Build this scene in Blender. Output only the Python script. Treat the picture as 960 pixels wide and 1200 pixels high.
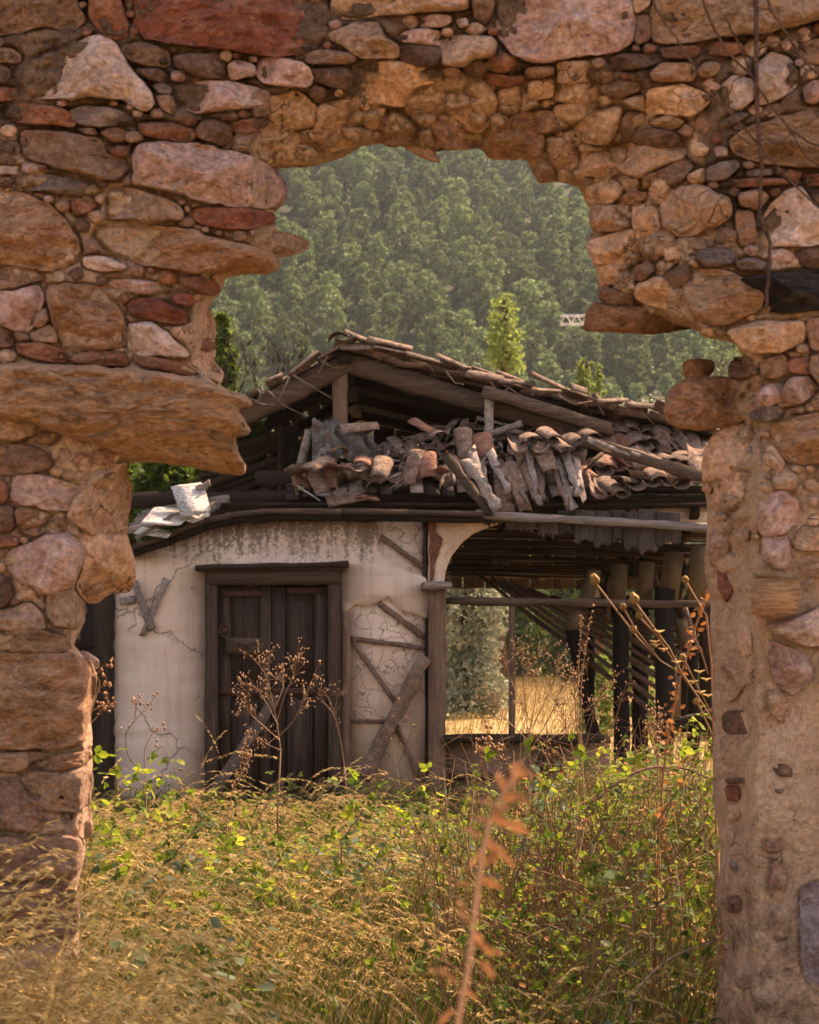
import bpy, bmesh, math, random
import numpy as np
from mathutils import Vector, Matrix, Euler
R = math.radians
random.seed(7); rng = np.random.default_rng(7)
scene = bpy.context.scene
for o in list(bpy.data.objects): bpy.data.objects.remove(o)

# ------------------------------------------------------------------ camera
FOC = 2000.0; HOR = 757.0; CX = 480.0; CAMZ = 1.6      # focal length and horizon in photograph pixels
cam_d = bpy.data.cameras.new('camera'); cam = bpy.data.objects.new('camera', cam_d)
scene.collection.objects.link(cam); scene.camera = cam
cam.location = (0, 0, CAMZ); cam.rotation_euler = (R(90), 0, 0)
cam_d.sensor_fit = 'HORIZONTAL'; cam_d.sensor_width = 24.0; cam_d.lens = 50.0
cam_d.shift_y = (HOR - 600.0) / 960.0
cam_d.clip_start = 0.05; cam_d.clip_end = 3000
cam_d.dof.use_dof = True; cam_d.dof.focus_distance = 9.0; cam_d.dof.aperture_fstop = 5.6

# ------------------------------------------------------------------ sky and sun
SUN_EL, SUN_AZ = 50.0, 47.0         # azimuth measured from +Y (behind the ruin) towards +X (right)
world = bpy.data.worlds.new('World'); scene.world = world; world.use_nodes = True
wn = world.node_tree.nodes; wl = world.node_tree.links
bg = wn['Background']; sky = wn.new('ShaderNodeTexSky')
sky.sky_type = 'NISHITA'; sky.sun_disc = False
sky.sun_elevation = R(SUN_EL); sky.sun_rotation = R(SUN_AZ)
sky.dust_density = 3.0; sky.air_density = 1.0; sky.ozone_density = 0.6; sky.altitude = 200
wl.new(sky.outputs[0], bg.inputs[0]); bg.inputs[1].default_value = 0.15
sd = bpy.data.lights.new('sun', 'SUN'); sun = bpy.data.objects.new('sun', sd); scene.collection.objects.link(sun)
sd.energy = 4.1; sd.angle = R(0.5); sd.color = (1.0, 0.9, 0.74)
sdir = Vector((math.sin(R(SUN_AZ))*math.cos(R(SUN_EL)), math.cos(R(SUN_AZ))*math.cos(R(SUN_EL)), math.sin(R(SUN_EL))))
sun.rotation_euler = sdir.to_track_quat('Z', 'Y').to_euler(); sun.location = (8, 10, 30)
vs = scene.view_settings
vs.view_transform = 'Standard'; vs.look = 'None'; vs.gamma = 1.0; vs.exposure = 1.45
vs.use_white_balance = True; vs.white_balance_temperature = 9200; vs.white_balance_tint = 26
scene.render.engine = 'CYCLES'
scene.cycles.max_bounces = 8; scene.cycles.volume_bounces = 1
scene.cycles.volume_step_rate = 4.0

# ------------------------------------------------------------------ helpers
def W(px, py, Y):
    return ((px-CX)/FOC*Y, Y, CAMZ+(HOR-py)/FOC*Y)
def Wv(px, py, Y):
    px = np.asarray(px, float); py = np.asarray(py, float); Y = np.broadcast_to(np.asarray(Y, float), px.shape)
    return np.stack([(px-CX)/FOC*Y, Y, CAMZ+(HOR-py)/FOC*Y], -1)
def _h(i, j, k, s):
    n = (i*374761393 + j*668265263 + k*2147483647 + s*1274126177) & 0xffffffff
    n = ((n ^ (n >> 13)) * 1274126177) & 0xffffffff
    n = ((n ^ (n >> 16)) * 2246822519) & 0xffffffff
    return ((n ^ (n >> 15)) & 0xffff) / 32767.5 - 1.0
def vnoise(P, s=0):
    P = np.asarray(P, float); I = np.floor(P).astype(np.int64); F = P-I; F = F*F*(3-2*F)
    i, j, k = I[..., 0], I[..., 1], I[..., 2]; x, y, z = F[..., 0], F[..., 1], F[..., 2]
    r = 0
    for a in (0, 1):
        for b in (0, 1):
            for c in (0, 1):
                r = r + _h(i+a, j+b, k+c, s)*(x if a else 1-x)*(y if b else 1-y)*(z if c else 1-z)
    return r
def fbm(P, o=4, s=0, g=0.5):
    P = np.asarray(P, float); a = 1.0; r = 0; t = 0
    for q in range(o):
        r = r + a*vnoise(P*(2.03**q)+q*17.3, s+q); t += a; a *= g
    return r/t
def mesh_np(name, V, F, smooth=True, mats=None, midx=None):
    V = np.ascontiguousarray(V, dtype=np.float32).reshape(-1, 3)
    groups = F if isinstance(F, (list, tuple)) else [F]
    groups = [np.asarray(g, dtype=np.int32) for g in groups if len(g)]
    m = bpy.data.meshes.new(name)
    loops = np.concatenate([g.ravel() for g in groups]); tot = np.concatenate([np.full(len(g), g.shape[1], np.int32) for g in groups])
    st = np.concatenate([[0], np.cumsum(tot)[:-1]]).astype(np.int32)
    m.vertices.add(len(V)); m.vertices.foreach_set('co', V.ravel())
    m.loops.add(len(loops)); m.loops.foreach_set('vertex_index', loops)
    m.polygons.add(len(tot)); m.polygons.foreach_set('loop_start', st); m.polygons.foreach_set('loop_total', tot)
    if smooth: m.polygons.foreach_set('use_smooth', np.ones(len(tot), bool))
    for mt in (mats or []): m.materials.append(mt)
    if midx is not None: m.polygons.foreach_set('material_index', np.asarray(midx, np.int32))
    m.update(calc_edges=True); m.validate()
    return m
def link(name, data, parent=None, mat=None):
    o = bpy.data.objects.new(name, data); scene.collection.objects.link(o)
    if mat is not None and data is not None and not data.materials: data.materials.append(mat)
    if parent is not None: o.parent = parent
    return o
def tag(o, label=None, cat=None, group=None, kind=None):
    if label: o['label'] = label
    if cat: o['category'] = cat
    if group: o['group'] = group
    if kind: o['kind'] = kind
    return o
def empty(name, loc, label, cat, group=None):
    o = bpy.data.objects.new(name, None); scene.collection.objects.link(o); o.location = loc
    o.empty_display_size = 0.1
    return tag(o, label, cat, group)
def child(name, data, par, mat=None, world=True):
    """part whose mesh is given in world coordinates; parent is an unrotated empty"""
    o = link(name, data, par, mat)
    if world and par is not None:
        p = Vector((0, 0, 0)); q = par
        while q is not None: p += q.location; q = q.parent
        o.location = -p
    return o
class MB:
    """collects shapes (world coordinates) into one mesh"""
    def __init__(s): s.V = []; s.Q = []; s.T = []; s.n = 0
    def add(s, V, Q=(), T=()):
        V = np.asarray(V, float).reshape(-1, 3)
        if len(Q): s.Q.append(np.asarray(Q, int)+s.n)
        if len(T): s.T.append(np.asarray(T, int)+s.n)
        s.V.append(V); s.n += len(V)
    def mesh(s, name, smooth=False):
        V = np.concatenate(s.V); g = []
        if s.Q: g.append(np.concatenate(s.Q))
        if s.T: g.append(np.concatenate(s.T))
        return mesh_np(name, V, g, smooth)
    def beam(s, a, b, w, d, up=(0, -1, 0), rough=0.0, seg=1, taper=1.0, sag=0.0, seed=0):
        """rectangular timber from a to b, w across, d deep along 'up'; rough = worn irregular edges"""
        a = np.array(a, float); b = np.array(b, float); t = b-a; L = np.linalg.norm(t); t /= L
        up = np.array(up, float); n = up-t*np.dot(up, t); n /= np.linalg.norm(n); u = np.cross(t, n)
        cs = [(-.5, -.5), (.5, -.5), (.5, .5), (-.5, .5)]
        r = np.random.default_rng(int(abs(a[0]*977+a[2]*631+b[0]*359+b[2]*71)*10)+seed)
        V = []
        for i in range(seg+1):
            f = i/seg; c = a+(b-a)*f; k = 1+(taper-1)*f
            c = c + np.array([0, 0, -sag*4*f*(1-f)])
            for (x, y) in cs:
                j = r.normal(0, 1, 3)*rough
                if i in (0, seg): j = j+t*r.normal(0, rough*2.0)
                V.append(c+u*x*w*k+n*y*d*k+j)
        Q = []
        for i in range(seg):
            for q in range(4):
                p = (q+1) % 4
                Q.append((i*4+q, i*4+p, i*4+4+p, i*4+4+q))
        Q.append((3, 2, 1, 0)); k = seg*4; Q.append((k, k+1, k+2, k+3))
        s.add(V, Q)
    def tube(s, pts, rad, n=6, cap=True):
        pts = np.asarray(pts, float); m = len(pts)
        rad = np.broadcast_to(np.asarray(rad, float), (m,))
        T = np.gradient(pts, axis=0); T /= np.linalg.norm(T, axis=1, keepdims=True)+1e-9
        ref = np.array([0, 1, 0.01]) if abs(T[0][1]) < 0.8 else np.array([1, 0, 0.01])
        N = np.cross(T, ref); N /= np.linalg.norm(N, axis=1, keepdims=True)+1e-9; B = np.cross(T, N)
        an = np.arange(n)*2*math.pi/n
        V = (pts[:, None]+rad[:, None, None]*(N[:, None]*np.cos(an)[None, :, None]+B[:, None]*np.sin(an)[None, :, None])).reshape(-1, 3)
        i = np.arange(m-1)[:, None]*n; q = np.arange(n)[None]; p = (q+1) % n
        Q = np.stack([i+q, i+p, i+n+p, i+n+q], -1).reshape(-1, 4)
        T3 = []
        if cap:
            c0 = len(V); V = np.concatenate([V, pts[:1], pts[-1:]])
            for a_ in range(n):
                T3.append((c0, (a_+1) % n, a_)); k = (m-1)*n; T3.append((c0+1, k+a_, k+(a_+1) % n))
        s.add(V, Q, T3)

# ------------------------------------------------------------------ materials
def newmat(name):
    m = bpy.data.materials.new(name); m.use_nodes = True; nt = m.node_tree
    b = nt.nodes['Principled BSDF']; b.inputs['Roughness'].default_value = 0.9
    b.inputs['Specular IOR Level'].default_value = 0.2
    return m, nt, b
def N(nt, t, **k):
    n = nt.nodes.new(t)
    for a, v in k.items():
        if a in n.inputs: n.inputs[a].default_value = v
        else: setattr(n, a, v)
    return n
def pos_node(nt, scale=(1, 1, 1), rnd=True, rot=None):
    g = N(nt, 'ShaderNodeNewGeometry'); out = g.outputs['Position']
    if rnd:
        oi = N(nt, 'ShaderNodeObjectInfo'); ad = N(nt, 'ShaderNodeVectorMath', operation='MULTIPLY_ADD')
        nt.links.new(oi.outputs['Random'], ad.inputs[0]); ad.inputs[1].default_value = (31, 17, 23)
        nt.links.new(out, ad.inputs[2]); out = ad.outputs[0]
    mp = N(nt, 'ShaderNodeMapping'); mp.inputs['Scale'].default_value = scale
    if rot: mp.inputs['Rotation'].default_value = rot
    nt.links.new(out, mp.inputs[0]); return mp.outputs[0]
def noise(nt, vec, scale, detail=4, rough=0.6, dist=0.0):
    n = N(nt, 'ShaderNodeTexNoise'); n.inputs['Scale'].default_value = scale; n.inputs['Detail'].default_value = detail
    n.inputs['Roughness'].default_value = rough; n.inputs['Distortion'].default_value = dist
    nt.links.new(vec, n.inputs['Vector']); return n.outputs['Fac']
def ramp(nt, fac, stops):
    r = N(nt, 'ShaderNodeValToRGB'); e = r.color_ramp.elements
    while len(e) < len(stops): e.new(0.5)
    for i, (p, c) in enumerate(stops):
        e[i].position = p; e[i].color = (*c, 1) if len(c) == 3 else c
    nt.links.new(fac, r.inputs[0]); return r.outputs[0]
def rampf(nt, fac, a, b, lo=0.0, hi=1.0):
    m = N(nt, 'ShaderNodeMapRange'); m.inputs[1].default_value = a; m.inputs[2].default_value = b
    m.inputs[3].default_value = lo; m.inputs[4].default_value = hi; nt.links.new(fac, m.inputs[0]); return m.outputs[0]
def mix(nt, fac, a, b, mode='MIX'):
    m = N(nt, 'ShaderNodeMix', data_type='RGBA', blend_type=mode)
    for s, v in ((m.inputs[0], fac), (m.inputs[6], a), (m.inputs[7], b)):
        if isinstance(v, (int, float)): s.default_value = v
        elif isinstance(v, tuple): s.default_value = (*v, 1)
        else: nt.links.new(v, s)
    return m.outputs[2]
def math_(nt, op, a, b):
    m = N(nt, 'ShaderNodeMath', operation=op)
    for s, v in ((m.inputs[0], a), (m.inputs[1], b)):
        if isinstance(v, (int, float)): s.default_value = v
        else: nt.links.new(v, s)
    return m.outputs[0]
def bump(nt, b, h, strength=0.5, dist=0.01, prev=None):
    n = N(nt, 'ShaderNodeBump'); n.inputs['Strength'].default_value = strength; n.inputs['Distance'].default_value = dist
    nt.links.new(h, n.inputs['Height'])
    if prev is not None: nt.links.new(prev, n.inputs['Normal'])
    nt.links.new(n.outputs[0], b.inputs['Normal']); return n.outputs[0]
def bright_var(nt, col, lo=0.8, hi=1.2):
    oi = N(nt, 'ShaderNodeObjectInfo'); v = rampf(nt, oi.outputs['Random'], 0, 1, lo, hi)
    c = N(nt, 'ShaderNodeCombineColor'); [nt.links.new(v, c.inputs[i]) for i in range(3)]
    return mix(nt, 1.0, col, c.outputs[0], 'MULTIPLY')
def stone_mat(name, c1, c2, c3=None, streak=1.0, lichen=0.35, dark=(0.05, 0.035, 0.03), pale=(0.6, 0.48, 0.38), flecks=0.3, crack=0.0):
    m, nt, b = newmat(name)
    v = pos_node(nt, (1, 1, streak), rot=(0, R(4), 0)); v0 = pos_node(nt)
    n1 = noise(nt, v, 9, 6, 0.65, 0.4)
    col = ramp(nt, n1, [(0.32, c2), (0.5, c1), (0.66, c3 or c1)])
    n2 = noise(nt, v, 45, 5, 0.7)
    g = rampf(nt, n2, 0.3, 0.7, 0.5, 1.4); cc = N(nt, 'ShaderNodeCombineColor'); [nt.links.new(g, cc.inputs[i]) for i in range(3)]
    col = mix(nt, 1.0, col, cc.outputs[0], 'MULTIPLY')
    n3 = noise(nt, v0, 14, 7, 0.72); f = rampf(nt, n3, 0.56, 0.66, 0, lichen)
    col = mix(nt, f, col, dark)
    n4 = noise(nt, v0, 33, 6, 0.75, 0.3); f = rampf(nt, n4, 0.6, 0.66, 0, flecks)
    col = mix(nt, f, col, pale)
    n5 = noise(nt, v0, 120, 2, 0.6)
    if crack > 0:
        vo = N(nt, 'ShaderNodeTexVoronoi', feature='DISTANCE_TO_EDGE'); vo.inputs['Scale'].default_value = 9
        ad = N(nt, 'ShaderNodeVectorMath', operation='ADD'); no = N(nt, 'ShaderNodeTexNoise'); no.inputs['Scale'].default_value = 7
        sc = N(nt, 'ShaderNodeVectorMath', operation='SCALE'); sc.inputs['Scale'].default_value = 0.16
        nt.links.new(v0, no.inputs['Vector']); nt.links.new(no.outputs['Color'], sc.inputs[0])
        nt.links.new(v0, ad.inputs[0]); nt.links.new(sc.outputs[0], ad.inputs[1]); nt.links.new(ad.outputs[0], vo.inputs['Vector'])
        n6 = noise(nt, v0, 3.2, 2); gate = rampf(nt, n6, 0.5, 0.56, 0, 1)
        ck = math_(nt, 'MULTIPLY', rampf(nt, vo.outputs['Distance'], 0.0, 0.022, 1, 0), gate)
        col = mix(nt, math_(nt, 'MULTIPLY', ck, crack), col, (0.05, 0.03, 0.02))
    col = bright_var(nt, col, 0.78, 1.18)
    nt.links.new(col, b.inputs['Base Color'])
    p = bump(nt, b, n1, 0.8, 0.045); p = bump(nt, b, n3, 0.5, 0.02, p); p = bump(nt, b, n2, 0.9, 0.016, p); p = bump(nt, b, n5, 0.7, 0.005, p)
    fv = N(nt, 'ShaderNodeTexVoronoi', feature='F1'); fv.inputs['Scale'].default_value = 17; fw = N(nt, 'ShaderNodeVectorMath', operation='MULTIPLY_ADD'); fw.inputs[1].default_value = (.12, .12, .12); fnz = N(nt, 'ShaderNodeTexNoise'); fnz.inputs['Scale'].default_value = 9
    nt.links.new(v0, fnz.inputs['Vector']); nt.links.new(fnz.outputs['Color'], fw.inputs[0]); nt.links.new(v0, fw.inputs[2]); nt.links.new(fw.outputs[0], fv.inputs['Vector']); p = bump(nt, b, fv.outputs['Distance'], .55, .02, p)
    if crack > 0: bump(nt, b, math_(nt, 'SUBTRACT', 1.0, ck), 0.8, 0.008, p)
    return m
def wood_mat(name, c1, c2, axis='X', paint=None, rough=0.85):
    """weathered timber, grain along the object's long axis given in world direction"""
    m, nt, b = newmat(name)
    sc = {'X': (0.6, 14, 14), 'Z': (14, 14, 0.6), 'Y': (14, 0.6, 14), 'D': (6, 6, 6)}[axis]
    v = pos_node(nt, sc); v0 = pos_node(nt)
    n1 = noise(nt, v, 2.2, 6, 0.7, 0.5); n2 = noise(nt, v, 9, 5, 0.7); n3 = noise(nt, v0, 3, 4)
    col = ramp(nt, n1, [(0.3, c2), (0.6, c1)])
    g = rampf(nt, n2, 0.35, 0.65, 0.55, 1.25); cc = N(nt, 'ShaderNodeCombineColor'); [nt.links.new(g, cc.inputs[i]) for i in range(3)]
    col = mix(nt, 1.0, col, cc.outputs[0], 'MULTIPLY')
    if paint:
        f = rampf(nt, math_(nt, 'ADD', math_(nt, 'MULTIPLY', n1, 0.6), math_(nt, 'MULTIPLY', n3, 0.4)), 0.5, 0.56, 0, 0.85)
        col = mix(nt, f, col, paint)
    col = bright_var(nt, col, 0.75, 1.25)
    nt.links.new(col, b.inputs['Base Color']); b.inputs['Roughness'].default_value = rough
    p = bump(nt, b, n2, 0.7, 0.006); bump(nt, b, n1, 0.5, 0.012, p)
    return m
def leaf_mat(name, c1, c2, trans=0.5, var=0.15, scale=3.0, c3=None):
    m, nt, b = newmat(name)
    v = pos_node(nt, rnd=True); n1 = noise(nt, v, scale, 3, 0.7); n2 = noise(nt, v, scale*9, 2, 0.6)
    g = N(nt, 'ShaderNodeNewGeometry')
    st = [(0.1, c1), (0.9, c2)] if c3 is None else [(0.05, c1), (0.6, c2), (0.97, c3)]
    mx = math_(nt, 'ADD', math_(nt, 'MULTIPLY', g.outputs['Random Per Island'], 0.75), math_(nt, 'MULTIPLY', n1, 0.3))
    col = ramp(nt, mx, st)
    col = bright_var(nt, col, 1-var, 1+var)
    nt.links.new(col, b.inputs['Base Color']); b.inputs['Roughness'].default_value = 0.65
    if trans > 0:
        tr = N(nt, 'ShaderNodeBsdfTranslucent'); ms = N(nt, 'ShaderNodeMixShader'); ms.inputs[0].default_value = trans
        nt.links.new(col, tr.inputs[0]); nt.links.new(b.outputs[0], ms.inputs[1]); nt.links.new(tr.outputs[0], ms.inputs[2])
        nt.links.new(ms.outputs[0], nt.nodes['Material Output'].inputs['Surface'])
    return m
# ================================================================== the ruined stone wall in front
def richer(c, k=1.13):
    g = sum(c)/3; r_ = [max(.012, g+(q-g)*k) for q in c]; return (r_[0]*.84, r_[1]*.83, r_[2]*.92)
_sm = stone_mat
def stone_mat(name, c1, c2, c3=None, *a, **k):
    return _sm(name, richer(c1), richer(c2), richer(c3) if c3 else None, *a, **k)
SM = {
 'red': stone_mat('red_sandstone', (0.31,0.115,0.075), (0.19,0.075,0.055), (0.38,0.18,0.12), 2, 0.4, flecks=0.3),
 'rust': stone_mat('rust_stone', (0.37,0.165,0.10), (0.23,0.1,0.068), (0.45,0.24,0.15), 1.5, 0.45, flecks=0.3),
 'orange': stone_mat('orange_stone', (0.48,0.265,0.155), (0.31,0.155,0.09), (0.56,0.35,0.22), 2.4, 0.35, flecks=0.3),
 'tan': stone_mat('tan_stone', (0.56,0.36,0.24), (0.40,0.24,0.155), (0.64,0.44,0.31), 1.5, 0.4, flecks=0.3),
 'cream': stone_mat('cream_limestone', (0.70,0.51,0.40), (0.54,0.37,0.27), (0.74,0.58,0.48), 1.2, 0.3, flecks=0.1),
 'pink': stone_mat('pink_limestone', (0.62,0.40,0.31), (0.47,0.27,0.2), (0.68,0.50,0.42), 1.2, 0.4, flecks=0.2),
 'brown': stone_mat('brown_stone', (0.38,0.225,0.15), (0.24,0.135,0.09), (0.48,0.3,0.2), 1.8, 0.45, flecks=0.25),
 'dark': stone_mat('dark_stone', (0.22,0.125,0.085), (0.12,0.07,0.05), (0.30,0.18,0.12), 1.6, 0.45, flecks=0.2),
 'slate': stone_mat('slate_stone', (0.27,0.2,0.165), (0.17,0.12,0.1), (0.36,0.27,0.22), 2, 0.35, flecks=0.25),
 'black': stone_mat('charred_timber', (0.04,0.03,0.027), (0.02,0.017,0.016), (0.09,0.07,0.06), 6, 0.3, flecks=0.15),
 'gray': stone_mat('grey_plaster_patch', (0.40,0.32,0.30), (0.34,0.26,0.235), (0.44,0.36,0.34), 1, 0.15, flecks=0.1),
 'mortar': stone_mat('clay_mortar_lump', (0.72,0.46,0.30), (0.60,0.36,0.22), (0.78,0.54,0.37), 1, 0.12, flecks=0.2, crack=0.8),
 'layer': stone_mat('layered_stone', (0.48,0.275,0.16), (0.28,0.165,0.11), (0.58,0.36,0.22), 3.2, 0.5, dark=(0.12,0.085,0.07), flecks=0.35),
}
def chaikin(P, k=1):
    for _ in range(k):
        Q = np.roll(P, -1, 0); P = np.stack([P*.88+Q*.12, P*.12+Q*.88], 1).reshape(-1, 2)
    return P
def resample(P, n):
    C = np.vstack([P, P[:1]]); d = np.r_[0, np.cumsum(np.linalg.norm(np.diff(C, axis=0), axis=1))]
    t = np.linspace(0, d[-1], n, endpoint=False)
    return np.stack([np.interp(t, d, C[:, 0]), np.interp(t, d, C[:, 1])], 1), d[-1]
def segdist(X, Y, P):
    best = np.full(X.shape, 1e9)
    for a, b in zip(P, np.roll(P, -1, 0)):
        ab = b-a; L = ab@ab+1e-9
        t = np.clip(((X-a[0])*ab[0]+(Y-a[1])*ab[1])/L, 0, 1)
        best = np.minimum(best, np.hypot(X-a[0]-t*ab[0], Y-a[1]-t*ab[1]))
    return best
def inside(X, Y, P):
    r = np.zeros(X.shape, bool)
    for a, b in zip(P, np.roll(P, -1, 0)):
        c = (a[1] > Y) != (b[1] > Y)
        with np.errstate(divide='ignore', invalid='ignore'):
            r ^= c & (X < (b[0]-a[0])*(Y-a[1])/(b[1]-a[1]+1e-12)+a[0])
    return r
def sdf(X, Y, P):
    d = segdist(X, Y, P); return np.where(inside(X, Y, P), d, -d)
# near edge of the opening (A) and its far broken outline (B), as seen from the eye point
PA = np.array([(88,1420),(92,1000),(95,880),(100,800),(80,740),(92,640),(98,575),(150,545),(285,545),(285,470),(225,432),(226,350),(240,318),(300,300),(296,200),(292,168),(305,130),(318,106),(410,103),(420,70),(465,68),(520,76),(580,74),(592,72),(700,72),(760,100),(835,84),(856,120),(842,200),(852,285),(812,302),(800,340),(812,380),(838,405),(872,425),(893,455),(905,520),(888,600),(886,800),(884,1000),(886,1420)], float)
PB = np.array([(88,1420),(92,1040),(99,1000),(99,975),(104,930),(107,900),(108,820),(108,785),(96,768),(84,755),(98,730),(102,705),(115,704),(130,694),(148,690),(155,680),(154,650),(149,630),(147,610),(153,590),(148,560),(149,542),(200,545),(268,556),(272,540),(266,522),(272,505),(270,492),(272,478),(276,466),(262,452),(256,440),(246,430),(254,415),(250,400),(242,380),(243,360),(258,345),(266,325),(305,320),(322,310),(322,298),(328,280),(320,262),(322,250),(330,238),(328,215),(322,202),(330,197),(360,194),(400,187),(424,172),(450,168),(478,170),(498,182),(512,176),(530,172),(560,173),(572,184),(620,187),(628,206),(650,212),(679,220),(691,242),(694,262),(690,290),(698,312),(702,345),(704,372),(760,380),(806,382),(830,398),(860,403),(870,418),(876,432),(858,445),(850,480),(856,500),(848,512),(830,528),(822,560),(829,600),(829,640),(827,670),(833,720),(834,800),(838,860),(834,890),(839,960),(843,1000),(839,1060),(848,1100),(840,1160),(840,1420)], float)
Y0 = 5.0; THICK = 0.30
def depth_field(X, Y, extra=None):
    a = sdf(X, Y, PA); b = np.maximum(sdf(X, Y, PB), -400)     # a>0 inside opening's near edge ; b<0 outside far outline
    t = np.where(a > 0, np.clip(a/(a+np.maximum(-b, 0)+1e-6), 0, 1), 0)
    t = np.where((b > 0) & (a > 0), 1.0, t)
    return Y0+THICK*np.power(t, 0.9), b
def worley(X, Y, s=0, jit=0.85):
    I = np.floor(X).astype(int); J = np.floor(Y).astype(int); f1 = np.full(X.shape, 9.); f2 = f1.copy()
    cid = np.zeros(X.shape)
    for di in (-1, 0, 1):
        for dj in (-1, 0, 1):
            i = I+di; j = J+dj
            d = np.hypot(i+.5+jit*.5*_h(i, j, i*0, s)-X, j+.5+jit*.5*_h(i, j, i*0+3, s)-Y)
            h = _h(i, j, i*0+5, s)
            cid = np.where(d < f1, h, cid)
            f2 = np.where(d < f1, f1, np.minimum(f2, d)); f1 = np.minimum(f1, d)
    return f1, f2, cid
def sstep(x, a, b):
    t = np.clip((x-a)/(b-a), 0, 1); return t*t*(3-2*t)
wall = empty('ruined_stone_wall', (0, Y0, 0), 'crumbling rubble stone wall in the foreground broken through by a large ragged opening', 'wall')

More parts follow.
